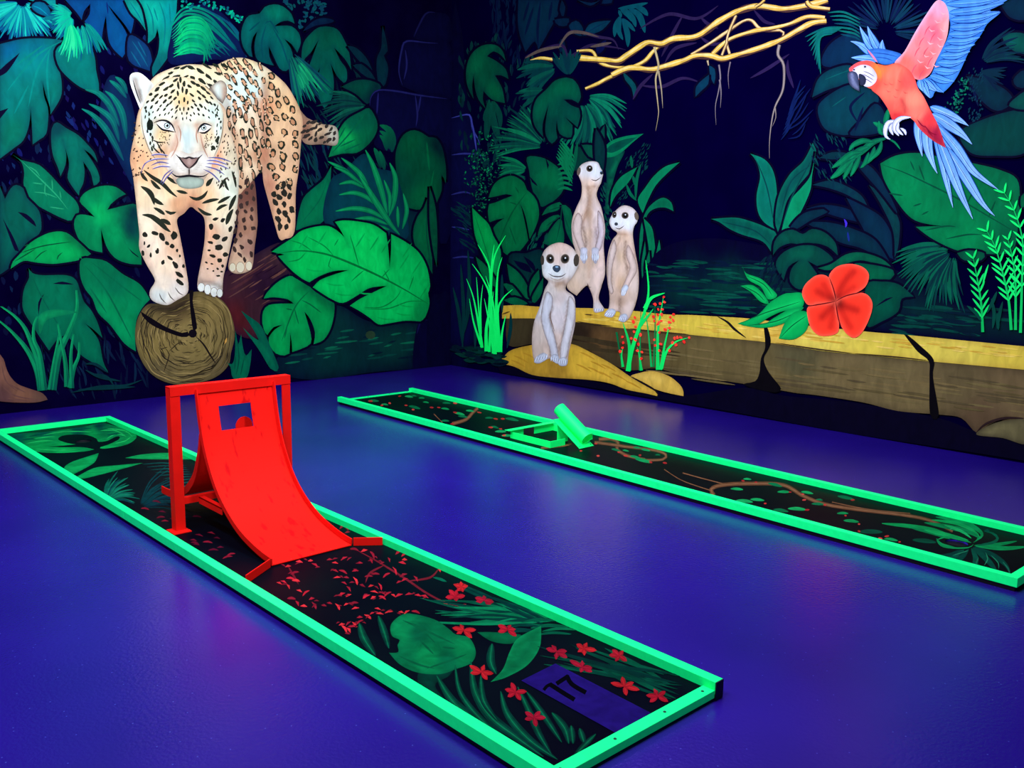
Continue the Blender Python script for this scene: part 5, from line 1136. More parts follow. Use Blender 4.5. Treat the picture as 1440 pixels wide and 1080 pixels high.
mo.strokes([[(x, y), (x+10, y+4), (x+22, y+11)] for x, y in ((815, 495), (830, 508), (845, 512), (860, 525), (826, 516), (880, 536), (810, 512), (840, 522), (722, 500), (718, 506), (735, 496))], 2.4, (186, 142, 40)); mo.done()
p = Paint(RW, 'painted_mound'); p.fill('887,531 901,524 919,522 941,529 956,541 961,550 961,557! 941,553 921,547', (216, 180, 74), edge=((150, 116, 50), 3, .5), soft=[('900,528 930,534', 5, (228, 196, 92), .6)], step=4); p.stroke('886,529 920,548 926,556', 3, (24, 18, 22)); p.done()
dashes(RW, 'painted_undergrowth', 50, '640,488 700,494 706,512 650,506', 18, 5, 5, [(3, 40, 42), (3, 24, 40), (4, 54, 48)], 50, jit=.3)

# ------------------------------------------------------------------ neon grass at the left
p = Paint(RW, 'painted_grass_tuft'); p.strokes(['650,488 652,440 648,372', '651,488 645,440 637,404', '655,450 660,400 658,352', '652,470 658,440 662,410', '668,490 668,450 660,440', '713,490 718,460 718,440', '706,440 706,410 706,386'], 5, (2, 50, 54)); p.done()
leaf(RW, '664,292! 675,303 687,315 694,332 704,352 702,378 695,392! 685,372 670,338 666,318', (0, 156, 72), edge=((0, 116, 62), 3, .6), veins=['666,298 680,340 694,386'], vcol=(0, 122, 60)); leaf(RW, '669,361! 682,372 696,392 698,404! 684,396 674,378', (0, 112, 60))
ng = Paint(RW, 'painted_neon_grass', mat=NEON, label='painted tuft of bright neon grass by the corner')
NG = (8, 224, 92)
for s_, w_ in (('678,489 675,468 666,420 656,392', 4), ('676,484 666,453 660,420', 3.4), ('677,488 673,431 670,390', 3.4), ('676,470 676,430 679,400', 3), ('684,494 684,461 690,431 692,410', 5.5), ('694,497 688,455 681,420', 4), ('690,425 688,376 672,344', 4), ('694,497 690,424 681,396 664,371', 5), ('688,440 691,376 695,344', 4.5), ('692,470 690,410 695,362 711,331', 5.5), ('700,495 698,431 700,385 706,362', 6), ('703,495 700,440 707,420 721,407', 5.5), ('697,494 694,430 683,388', 4.5), ('704,495 706,468 711,444', 4.5), ('696,498 698,460 694,430', 5), ('688,495 690,450 694,410', 4)):
    ng.stroke(s_, w_, NG, col2=(16, 240, 104), taper='end')
ng.done()

# ------------------------------------------------------------------ meerkats
FUR, FSH, FLT, FW = (226, 204, 190), (150, 120, 98), (228, 232, 242), (226, 236, 242)
def arm(P, c_=(220, 220, 230)):
    q = Paint(RW, 'arm', parent=K); q.fill(P, c_, edge=((122, 98, 86), 1.7, .85), step=2.6); q.done()
def fingers(q, lst):
    for a, b in lst:
        q.stroke([a, ((a[0]+b[0])/2, (a[1]+b[1])/2), b], 3.6, (104, 98, 112)); q.stroke([a, ((a[0]+b[0])/2, (a[1]+b[1])/2), b], 2.6, (216, 228, 246))
def eye_(p, x, y, rx, ry, g=0, patch=(58, 52, 46)):
    p.ell(x, y, rx, ry, g, (128, 114, 104), n=14, bump=True); p.ell(x, y, rx*.84, ry*.86, g, patch, n=14, bump=True); p.ell(x+.3, y+.2, rx*.55, rx*.6, 0, (14, 14, 16), n=12, bump=True); p.ell(x+.5, y-rx*.2, rx*.2, rx*.2, 0, (240, 244, 250), n=6, bump=True)
mk = Paint(RW, 'painted_meerkat', label='tallest painted meerkat standing upright and looking right')
mk.fill('812,241 817,232 828,227 840,228 844,235 848,243 847,250 845,258 842,263 839,273 841,281 845,290 849,307 851,324 849,345 851,382 846,402 842,420 850,435 843,439 835,438 834,420 828,404 824,402 814,412 811,416! 797,402 812,376 809,352 805,338 804,312 810,293 817,277 818,260 814,248', FUR,
        ctrl=[(825, 235, (224, 226, 230)), (838, 240, FW), (828, 262, (232, 206, 186)), (815, 295, (230, 212, 202)), (828, 300, (196, 166, 142)), (840, 300, (226, 212, 210)), (810, 325, (226, 206, 200)), (826, 330, (214, 190, 170)), (846, 330, (226, 214, 226)), (828, 370, (204, 180, 160)), (845, 380, (232, 210, 200)), (815, 385, (214, 194, 176)), (838, 415, (224, 202, 190)), (805, 402, (214, 190, 166)), (842, 435, (220, 214, 216))],
        soft=[('826,262 828,280 824,300 818,316 814,330', 2.4, (140, 108, 86), .7), ('820,320 824,340 822,352', 2, (104, 84, 72), .75), ('838,320 840,340', 2, (130, 104, 90), .6), ('830,284 830,330 828,390', 2.6, (176, 146, 122), .55), ('832,268 830,286', 2.5, (170, 134, 106), .6), ('836,262 828,264', 2.5, (160, 122, 94), .6)], edge=((128, 104, 90), 1.6, .6), step=3)
mk.stroke('819,300 814,326 820,346', 1.4, (120, 96, 80)).stroke('841,300 842,324 838,348', 1.4, (130, 106, 92)).stroke('826,398 828,404 832,404', 1.4, (90, 70, 60))
mk.done(); K = mk.obj
q_ = Paint(RW, 'face', parent=K); eye_(q_, 829, 237, 4.6, 4.8, 10); q_.ell(846, 243, 2.4, 2.6, 0, (40, 50, 62), bump=True).ell(845, 241, 1.1, .9, 0, (120, 160, 200), bump=True).stroke('831,252 838,254 845,249', 1.3, (70, 52, 46)); q_.ell(814, 241, 2.6, 6, 12, (96, 84, 76), bump=True); q_.done()
arm('813,299 819,308 818,326 822,344 825,352 818,357 811,342 805,324 807,308', (224, 206, 200)); arm('841,296 848,308 850,328 845,350 838,355 837,346 841,330 840,314', (222, 212, 222))
q_ = Paint(RW, 'paws', parent=K)
for c_ in (821, 837): q_.fill([(c_-5, 350), (c_, 348), (c_+5, 350), (c_+4, 362), (c_+1, 371), (c_-3, 366)], (214, 220, 238), edge=((120, 110, 116), 1.4, .6), step=3); q_.strokes([[(c_-2+i*2.2, 358), (c_-2+i*2.2, 364), (c_-1.6+i*2, 370)] for i in range(3)], .9, (110, 106, 124))
fingers(q_, [((c+i*2.7-4, 356), (c+i*2.4-3.4, 369-abs(i-1.5)*1.6)) for c in (821, 837) for i in range(4)]); fingers(q_, [((838+i*3, 433), (837+i*3.4, 438)) for i in range(4)]); q_.done()
mk = Paint(RW, 'painted_meerkat', label='painted meerkat standing at right with its head turned left')
mk.fill('864,298 876,289 889,292 897,302 896,312 892,318 890,330 893,352 898,383 897,414 889,440 880,452 870,450 872,440 866,438 861,446 850,443 856,433 857,414 853,383 855,357 861,338 868,328 860,321 857,310', FUR,
        ctrl=[(876, 296, (226, 216, 212)), (866, 310, FW), (885, 315, FW), (878, 332, (224, 196, 170)), (860, 360, (226, 206, 198)), (872, 360, (214, 188, 160)), (888, 360, (222, 196, 182)), (858, 400, (222, 200, 184)), (874, 400, (206, 176, 146)), (892, 400, (224, 206, 194)), (885, 435, (216, 198, 186)), (862, 435, (226, 204, 190)), (872, 425, (186, 160, 140))],
        soft=[('872,334 866,352 860,372 860,400', 2, (140, 112, 90), .6), ('880,340 878,360 882,376', 2, (124, 98, 80), .7), ('882,376 882,392 874,410', 2.2, (120, 94, 78), .65), ('868,328 880,330', 2.4, (170, 134, 106), .6), ('872,420 871,440', 2, (110, 88, 74), .6)], edge=((124, 100, 86), 1.6, .6), step=3)
mk.stroke('884,350 892,374 884,392 878,404', 1.3, (120, 96, 82)).stroke('858,356 856,386 861,410', 1.3, (128, 104, 90)); mk.done(); K = mk.obj
q_ = Paint(RW, 'face', parent=K); eye_(q_, 864, 302, 3.2, 4.8, 8); eye_(q_, 879, 303, 5.2, 4.9, 0); q_.ell(866.5, 315, 2.6, 2.4, 0, (60, 66, 76), bump=True); q_.stroke('865,320 871,322 878,317', 1.3, (70, 54, 48)); q_.ell(895, 304, 3, 6, -10, (110, 96, 82), bump=True); q_.done()
arm('863,337 867,350 862,372 860,394 863,410 858,413 854,394 855,362', (222, 206, 198)); arm('883,344 891,358 896,379 887,397 880,410 874,406 880,392 885,376 880,358', (224, 204, 194))
q_ = Paint(RW, 'paws', parent=K); q_.fill('850,444 854,436 862,434 866,438 861,446', (206, 222, 240), edge=((120, 110, 116), 1.2, .6), step=3).fill('870,450 873,443 880,441 883,446 878,453', (206, 222, 240), edge=((120, 110, 116), 1.2, .6), step=3).fill('874,406 880,400 884,404 879,414 874,416', (206, 222, 240), edge=((120, 110, 116), 1.2, .6), step=3)
fingers(q_, [((856+i*2.4, 438+i*.4), (850+i*3.2, 444+i*.6)) for i in range(4)]+[((874+i*2.2, 444), (870+i*2.8, 451+i*.4)) for i in range(4)]+[((876+i*2, 407+i*.6), (874+i*1.8, 415+i*.4)) for i in range(3)]); q_.done()
mk = Paint(RW, 'painted_meerkat', label='painted meerkat sitting in front on the yellow mound')
mk.fill('763,357 772,346 787,341 802,346 811,357 814,370 809,383 802,394 797,400 796,408 807,417 809,432 809,453 805,474 800,496 798,511 794,515 783,511 775,505 770,505 757,511 750,503 748,477 751,453 759,431 766,407 771,396 764,388 762,374', FUR,
        ctrl=[(787, 350, (226, 200, 188)), (770, 375, FW), (806, 375, (232, 232, 232)), (783, 384, FW), (784, 366, (226, 206, 198)), (775, 410, (226, 218, 214)), (787, 420, (214, 202, 200)), (800, 430, (226, 226, 232)), (765, 430, (222, 228, 240)), (785, 450, (226, 218, 222)), (758, 470, (214, 200, 190)), (785, 480, (220, 200, 190)), (803, 460, (222, 216, 218)), (770, 490, (216, 196, 182)), (755, 500, (206, 190, 176)), (795, 495, (220, 196, 180)), (787, 402, (206, 184, 166))],
        soft=[('777,432 773,446 776,462 782,484', 1.8, (128, 104, 90), .75), ('799,424 796,446 792,470 787,490', 1.8, (140, 112, 96), .7), ('782,402 790,398 798,400', 2.4, (150, 118, 96), .55), ('772,394 786,398 800,392', 2.6, (170, 140, 120), .5), ('760,446 768,464 773,486 774,500', 1.8, (130, 106, 92), .7), ('786,488 784,504', 1.8, (110, 88, 78), .6)], edge=((130, 106, 94), 1.6, .6), step=3)
mk.stroke('763,440 770,458 775,480 778,498', 1.3, (116, 94, 82)).stroke('776,430 774,446 780,466', 1.3, (116, 94, 82)); mk.done(); K = mk.obj
q_ = Paint(RW, 'face', parent=K)
q_.ell(762.8, 366, 2.6, 7, 0, (64, 58, 52), bump=True).ell(810.5, 366, 4, 9, 4, (74, 66, 58), bump=True); eye_(q_, 773.7, 364, 5.8, 7, -14); eye_(q_, 794.5, 364, 6.2, 7, 14)
q_.fill('777,376 781,373 787,374 788,379 784,383 779,381', (60, 76, 98), edge=((30, 36, 46), 1.4, .5), step=2.5); q_.ell(783, 375.4, 2.4, 1.2, 0, (140, 180, 220), bump=True)
q_.stroke('771,384 777,388 784,389 791,388 796,384', 1.5, (70, 54, 50)).stroke('773,390 784,394 794,390', 1.2, (180, 160, 150)); q_.done()
arm('768,411 777,417 777,431 773,446 779,468 784,490 785,502 776,505 772,488 763,461 761,440', (218, 224, 238)); arm('800,417 808,424 809,446 802,478 797,502 788,507 788,488 793,462 797,440', (222, 224, 232))
q_ = Paint(RW, 'paws', parent=K)
for P_ in ('751,509 754,502 764,496 770,500 769,505 758,511', '775,504 778,498 785,500 787,510 782,511', '785,512 786,505 793,502 798,506 797,513 790,515'): q_.fill(P_, (214, 226, 244), edge=((110, 104, 116), 1.2, .6), step=3)
fingers(q_, [((755+i*3.6, 501-i*.8), (752+i*4, 510-i*1.2)) for i in range(5)]+[((776+i*2.6, 500+i*.6), (775+i*2.8, 508+i*.9)) for i in range(4)]+[((787+i*2.8, 505), (786+i*3, 514-abs(i-1.5)*.8)) for i in range(4)]); q_.done()

# ------------------------------------------------------------------ flowering neon stems in front of the ledge
fl = Paint(RW, 'painted_neon_flower_stems', mat=NEON, label='painted neon green stems dotted with tiny red blossoms')
for s_, w_, c_ in (('867,467 871,492 874,512', 3, (4, 96, 52)), ('900,521 900,480 901,436', 3.2, (6, 130, 64)), ('916,516 912,470 906,428', 3, (8, 160, 76)), ('919,516 921,470 921,428', 3, (6, 120, 60)), ('876,516 874,500 876,488', 4, (10, 190, 84)), ('884,521 885,486 876,454', 7, (8, 190, 84)), ('902,521 899,500 896,488', 4, (8, 190, 84)), ('883,522 888,494 900,457 909,429 912,404 908,366', 6.5, (10, 212, 90)), ('900,458 910,446 919,434', 5, (10, 200, 88)), ('907,434 916,419 935,412', 6.5, (16, 220, 96)), ('925,520 925,470 929,440 933,418', 5.5, (10, 200, 88)), ('929,520 935,484 942,455', 4.6, (10, 210, 90)), ('930,518 937,495 950,481 968,475', 5, (12, 216, 92))):
    fl.stroke(s_, w_, c_, taper='end')
fl.group()
for x, y in ((160, 325), (150, 355), (165, 390), (155, 425), (135, 470), (165, 480), (185, 510), (75, 460), (80, 500), (75, 535), (60, 560), (200, 445), (180, 555), (210, 565), (205, 610), (300, 235), (335, 230), (360, 185), (365, 220), (322, 270), (350, 270), (290, 320), (318, 305), (345, 305), (295, 350), (325, 360), (340, 350), (320, 372), (330, 430), (295, 480), (340, 510), (300, 520), (330, 555), (405, 325), (425, 345), (428, 305), (400, 360), (370, 410), (398, 400), (435, 470), (420, 500), (445, 515), (455, 465), (480, 465), (500, 495), (535, 465), (400, 555)):
    fl.ell(860+x/4.91, 380+y/4.91, r.uniform(1.8, 2.9), r.uniform(1.6, 2.3), r.uniform(0, 90), r.choice([(236, 50, 40), (222, 40, 36), (244, 66, 50)]), n=7, irr=.4)
fl.done()

# ------------------------------------------------------------------ hibiscus
hb_l = Paint(RW, 'painted_hibiscus_leaves', mat=NEON)
for P_, v_ in (('1044,374! 1049,384 1070,392 1083,404 1093,416 1080,421 1070,404 1052,393', '1050,388 1074,400 1086,416'), ('1041,402! 1058,401 1073,413 1081,427 1069,424 1055,410', '1046,403 1064,412 1076,424'), ('1128,413 1112,412 1101,414 1083,425 1064,444 1037,455! 1060,458 1082,446 1100,438 1128,432', '1040,455 1076,440 1126,424'), ('1130,432 1108,436 1090,446 1072,456 1042,457! 1073,461 1101,455 1120,442', '1050,458 1090,452 1122,438'), ('1137,441 1119,438 1104,453 1095,476! 1116,477 1134,464', '1098,474 1114,458 1134,444')):
    hb_l.fill(P_, (4, 158, 74), edge=((2, 104, 56), 3, .6), soft=[(v_, 3, (14, 196, 92), .6)], step=4); hb_l.stroke(v_, 1.4, (2, 84, 44))
hb_l.done()
hb = Paint(RW, 'painted_hibiscus', mat=NEON, label='large painted red hibiscus flower on the ledge')
HR = (236, 52, 34)
for P_, s1, s2 in (('1128,410 1134,398 1149,387 1164,389 1173,406 1177,425! 1153,427 1137,429 1130,420', '1174,423 1150,410', '1174,423 1158,400'), ('1175,423! 1168,401 1166,387 1177,375 1196,371 1214,376 1222,387 1217,403 1202,413 1184,422', '1176,420 1186,398 1200,382', '1178,421 1200,404'), ('1175,425! 1180,459 1174,470 1153,472 1141,462 1136,447 1136,432 1153,428', '1174,428 1156,446', '1175,430 1168,460'), ('1176,424! 1190,416 1214,412 1226,423 1225,441 1214,465 1202,475 1190,469 1180,453 1174,436', '1178,428 1204,436', '1178,430 1196,460')):
    hb.fill(P_, HR, edge=((250, 96, 74), 2.2, .6), soft=[(s1, 6, (150, 16, 16), .7), (s2, 5, (170, 20, 18), .6), ('1176,424 1178,426', 9, (80, 8, 12), .9)], step=4)
hb.strokes(['1175,424 1153,428 1136,431', '1175,424 1190,416 1216,410', '1175,424 1179,448 1184,462', '1176,424 1172,406 1166,390'], 1.8, (96, 16, 20)); hb.done()

# ------------------------------------------------------------------ neon fern stems at the right edge
nr = Paint(RW, 'painted_neon_fern', mat=NEON, label='painted bright neon fern stems at the right edge')
def pinnate(stem, n, L, w_, col, t0=.15, spread=38):
    S = curve(stem, False, 3); m = len(S); nr.stroke(stem, w_*1.3, mix(col, (0, 120, 60), .45), taper='end')
    for i in range(n):
        t = t0+(1-t0)*(i+.5)/n; k = min(m-2, int(t*(m-1))); d = S[k+1]-S[k]; a = math.atan2(d[1], d[0])
        for s_ in (-1, 1):
            b = a+s_*math.radians(spread+r.uniform(-5, 5)); ll = L*(1-.35*t)*r.uniform(.85, 1.15); x, y = S[k]
            nr.stroke([(x, y), (x+ll*.5*math.cos(b), y+ll*.5*math.sin(b)), (x+ll*math.cos(b+s_*.04), y+ll*math.sin(b+s_*.04))], w_, col)
pinnate('1382,467 1380,430 1375,396 1368,360', 8, 22, 3.2, (14, 206, 92), .15, 33)
pinnate('1422,464 1418,420 1408,376 1398,344 1386,322', 10, 24, 3.2, (16, 222, 100), .25, 36)
pinnate('1428,464 1428,400 1424,365 1417,334', 8, 20, 3.2, (16, 222, 100), .3, 33)
pinnate('1435,468 1437,400 1438,340 1426,296 1409,266', 11, 22, 3.2, (18, 228, 102), .3, 36)
nr.stroke('1390,372 1386,384 1382,400', 3, (16, 214, 96)); nr.done()
p = Paint(RW, 'painted_grass_tuft'); p.strokes(['1396,462 1398,440 1394,420', '1402,462 1406,440 1410,424', '1404,464 1402,440', '1360,430 1372,440 1380,452', '1388,440 1396,424 1402,410'], 5, (2, 66, 54)); p.done()

# ------------------------------------------------------------------ parrot
pa = Paint(RW, 'painted_macaw', label='painted red and blue macaw flying with wings raised')
BLU, BLL, BLD = (66, 150, 224), (130, 196, 246), (18, 62, 132)
def feather(p, P, w_, c0=BLU, c1=BLL, taper='leaf'):
    q = pts(P); p.stroke(q, w_+2.6, BLD, taper=taper); p.stroke(q, w_, c0, col2=c1, taper=taper); p.stroke(q, w_*.25, c1, taper=taper); p.stroke([(a+w_*.12, b+w_*.12, False) for a, b, _ in q], .8, BLD)
# far wing
for P_, w_ in (('1238,80 1222,72 1208,62 1196,58', 10), ('1238,78 1224,64 1214,48 1209,37', 10), ('1240,78 1232,64 1224,48 1220,37', 10), ('1244,78 1240,68 1241,56', 9), ('1236,84 1218,82 1197,81', 10)): feather(pa, P_, w_)
pa.fill('1219,72 1232,68 1248,70 1268,77 1258,88 1244,91 1232,86', (58, 132, 204), edge=((24, 70, 140), 2.5, .6), step=4)
pa.strokes(['1226,74 1246,76 1262,80', '1230,80 1246,82 1256,86', '1220,70 1230,82 1236,90'], 1.4, (30, 80, 150)); pa.stroke('1220,70 1228,80 1234,88', 3, (226, 140, 160))
# tail
for P_, w_ in (('1296,150 1292,180 1293,200 1297,220', 13), ('1304,158 1304,200 1310,225 1318,244', 14), ('1308,150 1330,160 1348,168 1362,177', 13), ('1310,160 1330,172 1352,188 1367,203', 14), ('1312,170 1334,200 1350,240 1372,272', 16), ('1318,176 1344,206 1368,240 1404,267', 12), ('1312,176 1324,220 1332,258 1340,292', 11), ('1330,206 1356,246 1380,284 1399,304', 13), ('1318,190 1334,230 1350,270 1368,308', 13)):
    feather(pa, P_, w_, (74, 148, 226), (146, 200, 246))
# raised wing: blue flight feathers from a shoulder arc
pa.fill('1312,8! 1322,0 1340,-6 1420,-6 1392,14 1407,17 1389,33 1379,50 1365,68 1351,98 1341,115 1326,130 1316,127 1309,138 1293,124 1291,112 1308,107 1320,77 1333,52 1335,27', BLU, ctrl=[(1330, 4, (110, 184, 244)), (1380, 4, (96, 172, 240)), (1345, 40, (64, 150, 228)), (1370, 50, (44, 128, 214)), (1330, 90, (56, 140, 220)), (1345, 100, (70, 150, 226)), (1300, 124, (84, 160, 232)), (1320, 120, (60, 142, 220))], edge=((32, 92, 170), 2, .5), step=5)
for a, b in (((1318, 0), (1360, -40)), ((1322, 0), (1384, -38)), ((1326, 1), (1406, -30)), ((1328, 3), (1420, -18))): feather(pa, [a, ((a[0]+b[0])/2+2, (a[1]+b[1])/2+3), b], 10, (58, 142, 222), (96, 174, 238))
base = [(1330, 6), (1334, 18), (1336, 28), (1336, 38), (1334, 48), (1331, 58), (1327, 68), (1322, 78), (1318, 88), (1313, 98), (1308, 106), (1300, 111)]
tips = [(1420, -6), (1412, 4), (1406, 17), (1389, 32), (1384, 42), (1378, 52), (1371, 62), (1364, 72), (1358, 84), (1350, 98), (1342, 114), (1327, 130)]
for a, b in list(zip(base, tips))[::-1]:
    m_ = ((a[0]+b[0])/2+2, (a[1]+b[1])/2+3); feather(pa, [a, m_, b], 10, (58, 142, 222), (96, 174, 238))
for a, b in (((1300, 112), (1318, 128)), ((1296, 112), (1308, 138)), ((1293, 112), (1298, 128))): feather(pa, [a, ((a[0]+b[0])/2, (a[1]+b[1])/2+2), b], 9)
pa.fill('1258,90 1272,72 1287,45 1302,21 1317,1 1328,4 1334,18 1334,36 1331,54 1324,70 1316,86 1309,102 1300,110 1290,112 1276,104', (246, 120, 118), ctrl=[(1300, 30, (250, 140, 140)), (1320, 10, (240, 170, 176)), (1315, 45, (246, 112, 120)), (1290, 70, (252, 140, 128)), (1270, 90, (250, 116, 92)), (1310, 80, (246, 130, 120)), (1300, 105, (252, 92, 84)), (1330, 40, (244, 170, 150))], edge=((250, 190, 180), 2.5, .45), soft=[('1262,84 1284,48 1312,6', 2.6, (214, 214, 236), .7)], step=4)
pa.strokes([[(x, y), (x+4, y+4), (x+9, y+3)] for x, y in ((1306, 40), (1314, 28), (1318, 52), (1304, 58), (1308, 72), (1298, 76), (1322, 40), (1312, 90), (1300, 92), (1290, 84), (1322, 16), (1318, 62))], 2, (250, 186, 170))
pa.strokes([[(x, y), (x-5, y+6), (x-8, y+14)] for x, y in ((1308, 36), (1300, 52), (1316, 46), (1294, 66), (1306, 66), (1312, 80), (1290, 90), (1300, 98))], 1.6, (226, 86, 96))
# body
pa.fill('1222,96 1232,90 1246,92 1262,89 1278,98 1286,110 1291,124 1299,136 1308,154 1320,178 1330,208! 1311,197 1293,181 1284,169 1272,163 1256,169 1249,154 1237,136 1224,123', (248, 106, 80), ctrl=[(1236, 96, (240, 128, 60)), (1232, 116, (244, 90, 66)), (1256, 108, (252, 128, 92)), (1250, 130, (250, 124, 90)), (1275, 115, (248, 92, 76)), (1285, 140, (252, 150, 110)), (1262, 150, (248, 104, 80)), (1290, 160, (252, 130, 100)), (1305, 168, (240, 60, 62)), (1318, 190, (164, 22, 60)), (1300, 188, (214, 50, 64)), (1262, 165, (232, 56, 56))], edge=((226, 60, 58), 2.4, .5), soft=[('1268,140 1274,156', 3, (200, 40, 50), .6), ('1292,172 1310,192 1328,206', 3, (120, 16, 50), .5)], step=4)
pa.strokes([[(x, y), (x+3, y+3), (x+7, y+3)] for x, y in ((1250, 116), (1258, 124), (1246, 126), (1262, 112), (1256, 134), (1270, 128), (1242, 116), (1266, 142))], 1.4, (228, 84, 70)); pa.strokes(['1290,168 1296,176 1304,180', '1300,176 1308,186 1318,190', '1304,184 1312,192'], 2, (140, 16, 44))
pa.done(); K = pa.obj
q_ = Paint(RW, 'head', parent=K)
q_.fill('1194,99 1199,92 1208,87 1219,85 1230,88 1238,98 1240,112 1232,122 1222,124 1208,112', (248, 92, 62), ctrl=[(1200, 94, (250, 96, 90)), (1215, 88, (248, 90, 76)), (1235, 100, (244, 140, 56)), (1232, 118, (248, 90, 66))], step=3.5)
q_.fill('1199,99 1206,93 1216,91 1226,95 1233,106 1231,116 1222,122 1214,120 1206,108', (226, 230, 232), edge=((180, 184, 196), 1.8, .5), step=3)
q_.strokes(['1214,100 1222,103 1230,108', '1213,104 1221,108 1229,113', '1214,109 1221,113 1227,117'], 1.1, (90, 90, 100)); q_.ell(1216.5, 93.8, 2.6, 2.4, 0, (200, 206, 200), bump=True).ell(1216.5, 93.8, 1.4, 1.4, 0, (20, 20, 24), bump=True).ell(1201, 98, 1.4, 1.2, 0, (60, 60, 70), bump=True); q_.done()
q_ = Paint(RW, 'beak', parent=K); q_.fill('1192,104 1197,100 1204,102 1207,108 1208,118 1209,129! 1200,124 1194,117', (72, 84, 108), edge=((26, 30, 44), 2, .7), soft=[('1198,104 1200,116 1206,124', 2, (150, 164, 190), .6)], step=3); q_.fill('1208,104 1215,106 1218,112 1216,119 1210,120 1208,112', (46, 54, 74), edge=((20, 24, 36), 1.6, .6), step=3); q_.done()
q_ = Paint(RW, 'feet', parent=K)
for s_, w_ in (('1264,170 1250,172 1245,182 1246,192 1252,196', 6), ('1258,172 1252,180 1256,190', 5), ('1281,165 1268,166 1260,172 1258,182 1264,191', 7), ('1264,172 1262,182 1270,190', 5), ('1266,180 1272,184 1274,190', 4)):
    q_.stroke(s_, w_+1.2, (70, 80, 110)); q_.stroke(s_, w_, (196, 210, 232)); q_.stroke(s_, w_*.35, (236, 242, 250))
q_.done()
# ================================================================== paintings on the lane panels
r = random.Random(17)
# --- first lane: swirl around the cup
p = Paint(LA, 'painted_swirl')
p.fill('30,626 50,635 83,637 117,635 133,632! 117,629 93,629 67,628.5! 107,625! 93,622.5 82,618 87,613 103,611 123,612 136,617 138,621 150,620 163,614 168,614 167,618 153,625 141,629 145,631 167,628 183,623 192,615 188,609 175,603 158,598 143,595 117,600 67,607 14,612', (10, 176, 84),
       ctrl=[(20, 614, (2, 84, 78)), (60, 609, (2, 92, 76)), (110, 602, (2, 80, 74)), (140, 597, (2, 66, 66)), (90, 609, (8, 160, 80)), (60, 622, (10, 180, 84)), (90, 632, (12, 196, 90)), (50, 632, (10, 176, 82)), (130, 610, (10, 170, 82)), (170, 608, (8, 150, 78)), (185, 616, (8, 164, 80)), (150, 628, (14, 190, 90)), (150, 606, (6, 130, 74))], step=3)
p.strokes(['60,612 90,607 130,607', '40,618 60,615 78,614', '140,606 160,605 176,612', '150,602 176,606 186,614', '150,617 164,610 178,614', '36,624 58,620 76,620', '160,624 176,620 184,614', '50,631 80,633 110,632'], 1.6, (34, 214, 104)); p.strokes(['40,614 70,608', '150,612 170,609', '100,604 130,602', '30,618 50,617'], 2, (2, 90, 70)); p.done()
for P_ in ('90,659 100,650 123,642 139,637! 133,650 117,660 103,667!', '107,671! 133,658 167,654 201,651! 177,658 143,667 117,673', '176,644! 200,639 240,637 277,645 240,646 200,645.5'):
    q_ = Paint(LA, 'painted_leaf'); q_.fill(P_, (14, 184, 92), edge=((4, 130, 74), 2, .5), step=3); q_.done()
p = Paint(LA, 'painted_brush_grass'); fan(p, (150, 706), 8, 44, -108, -14, 16, 2.6, [(10, 104, 84), (6, 70, 74), (16, 128, 96)], seed=71, bend=22)
fan(p, (196, 716), 8, 70, -82, -12, 16, 2.2, [(4, 48, 62), (5, 62, 68)], seed=72, bend=24)
p.strokes([[(200+i*6, 653+i*4), (230+i*4, 651+i*4), (262+i*2, 655+i*3)] for i in range(9)], 1.5, (8, 84, 78)); p.done()
def petal(p, x, y, L, w_, a, c_):
    a = math.radians(a); p.stroke([(x-L/2*math.cos(a), y-L/2*math.sin(a)), (x+.12*L*math.sin(a), y-.12*L), (x+L/2*math.cos(a), y+L/2*math.sin(a))], w_, c_, bump=False)
p = Paint(LA, 'painted_red_petals', kind='stuff'); p.group()
for x, y in ((204, 716), (228, 720), (226, 728), (244, 730), (232, 733), (277, 727), (280, 753), (272, 760), (305, 757), (292, 763), (274, 764), (310, 770), (300, 774), (276, 766), (320, 784), (220, 706), (297, 750), (325, 780)): petal(p, x, y, r.uniform(9, 15), 2.6, r.uniform(-14, 14), r.choice([(120, 20, 48), (150, 26, 52), (100, 16, 46)]))
p.done()
p = Paint(LA, 'painted_branch'); p.strokes(['495,770 521,784 540,795 575,817 600,834 629,848 670,857', '405,796 412,808 420,822', '540,795 520,806 514,820', '575,817 605,812 618,798'], 3, (120, 28, 44)); p.done()
LEAFLETS = ((80,180),(130,160),(180,155),(200,175),(265,150),(290,165),(330,145),(375,105),(420,110),(455,130),(400,165),(450,155),(500,165),(530,150),(570,120),(595,130),(600,150),(590,165),(555,200),(520,220),(470,215),(440,225),(380,200),(325,205),(290,200),(340,230),(300,230),(380,245),(330,255),(410,265),(450,268),(490,270),(350,280),(465,295),(500,300),(525,305),(550,310),(320,305),(350,310),(310,310),(430,315),(460,320),(500,320),(575,310),(600,240),(575,250),(595,220),(650,235),(750,190),(620,305),(660,310),(690,315),(115,245),(90,235),(60,250),(80,270),(40,255),(110,210),(130,290),(160,300),(185,325),(195,355),(240,355),(265,345),(95,325),(120,345),(150,358),(300,360),(340,350),(375,345),(380,368),(480,370),(530,385),(490,392),(455,390),(435,405),(400,408),(585,385),(610,385),(650,385),(320,440),(350,435),(375,440),(400,430),(330,460),(350,465),(345,480),(370,450),(785,350),(870,355),(930,372),(320,5),(345,28))
p = Paint(LA, 'painted_red_petals', kind='stuff'); p.group()
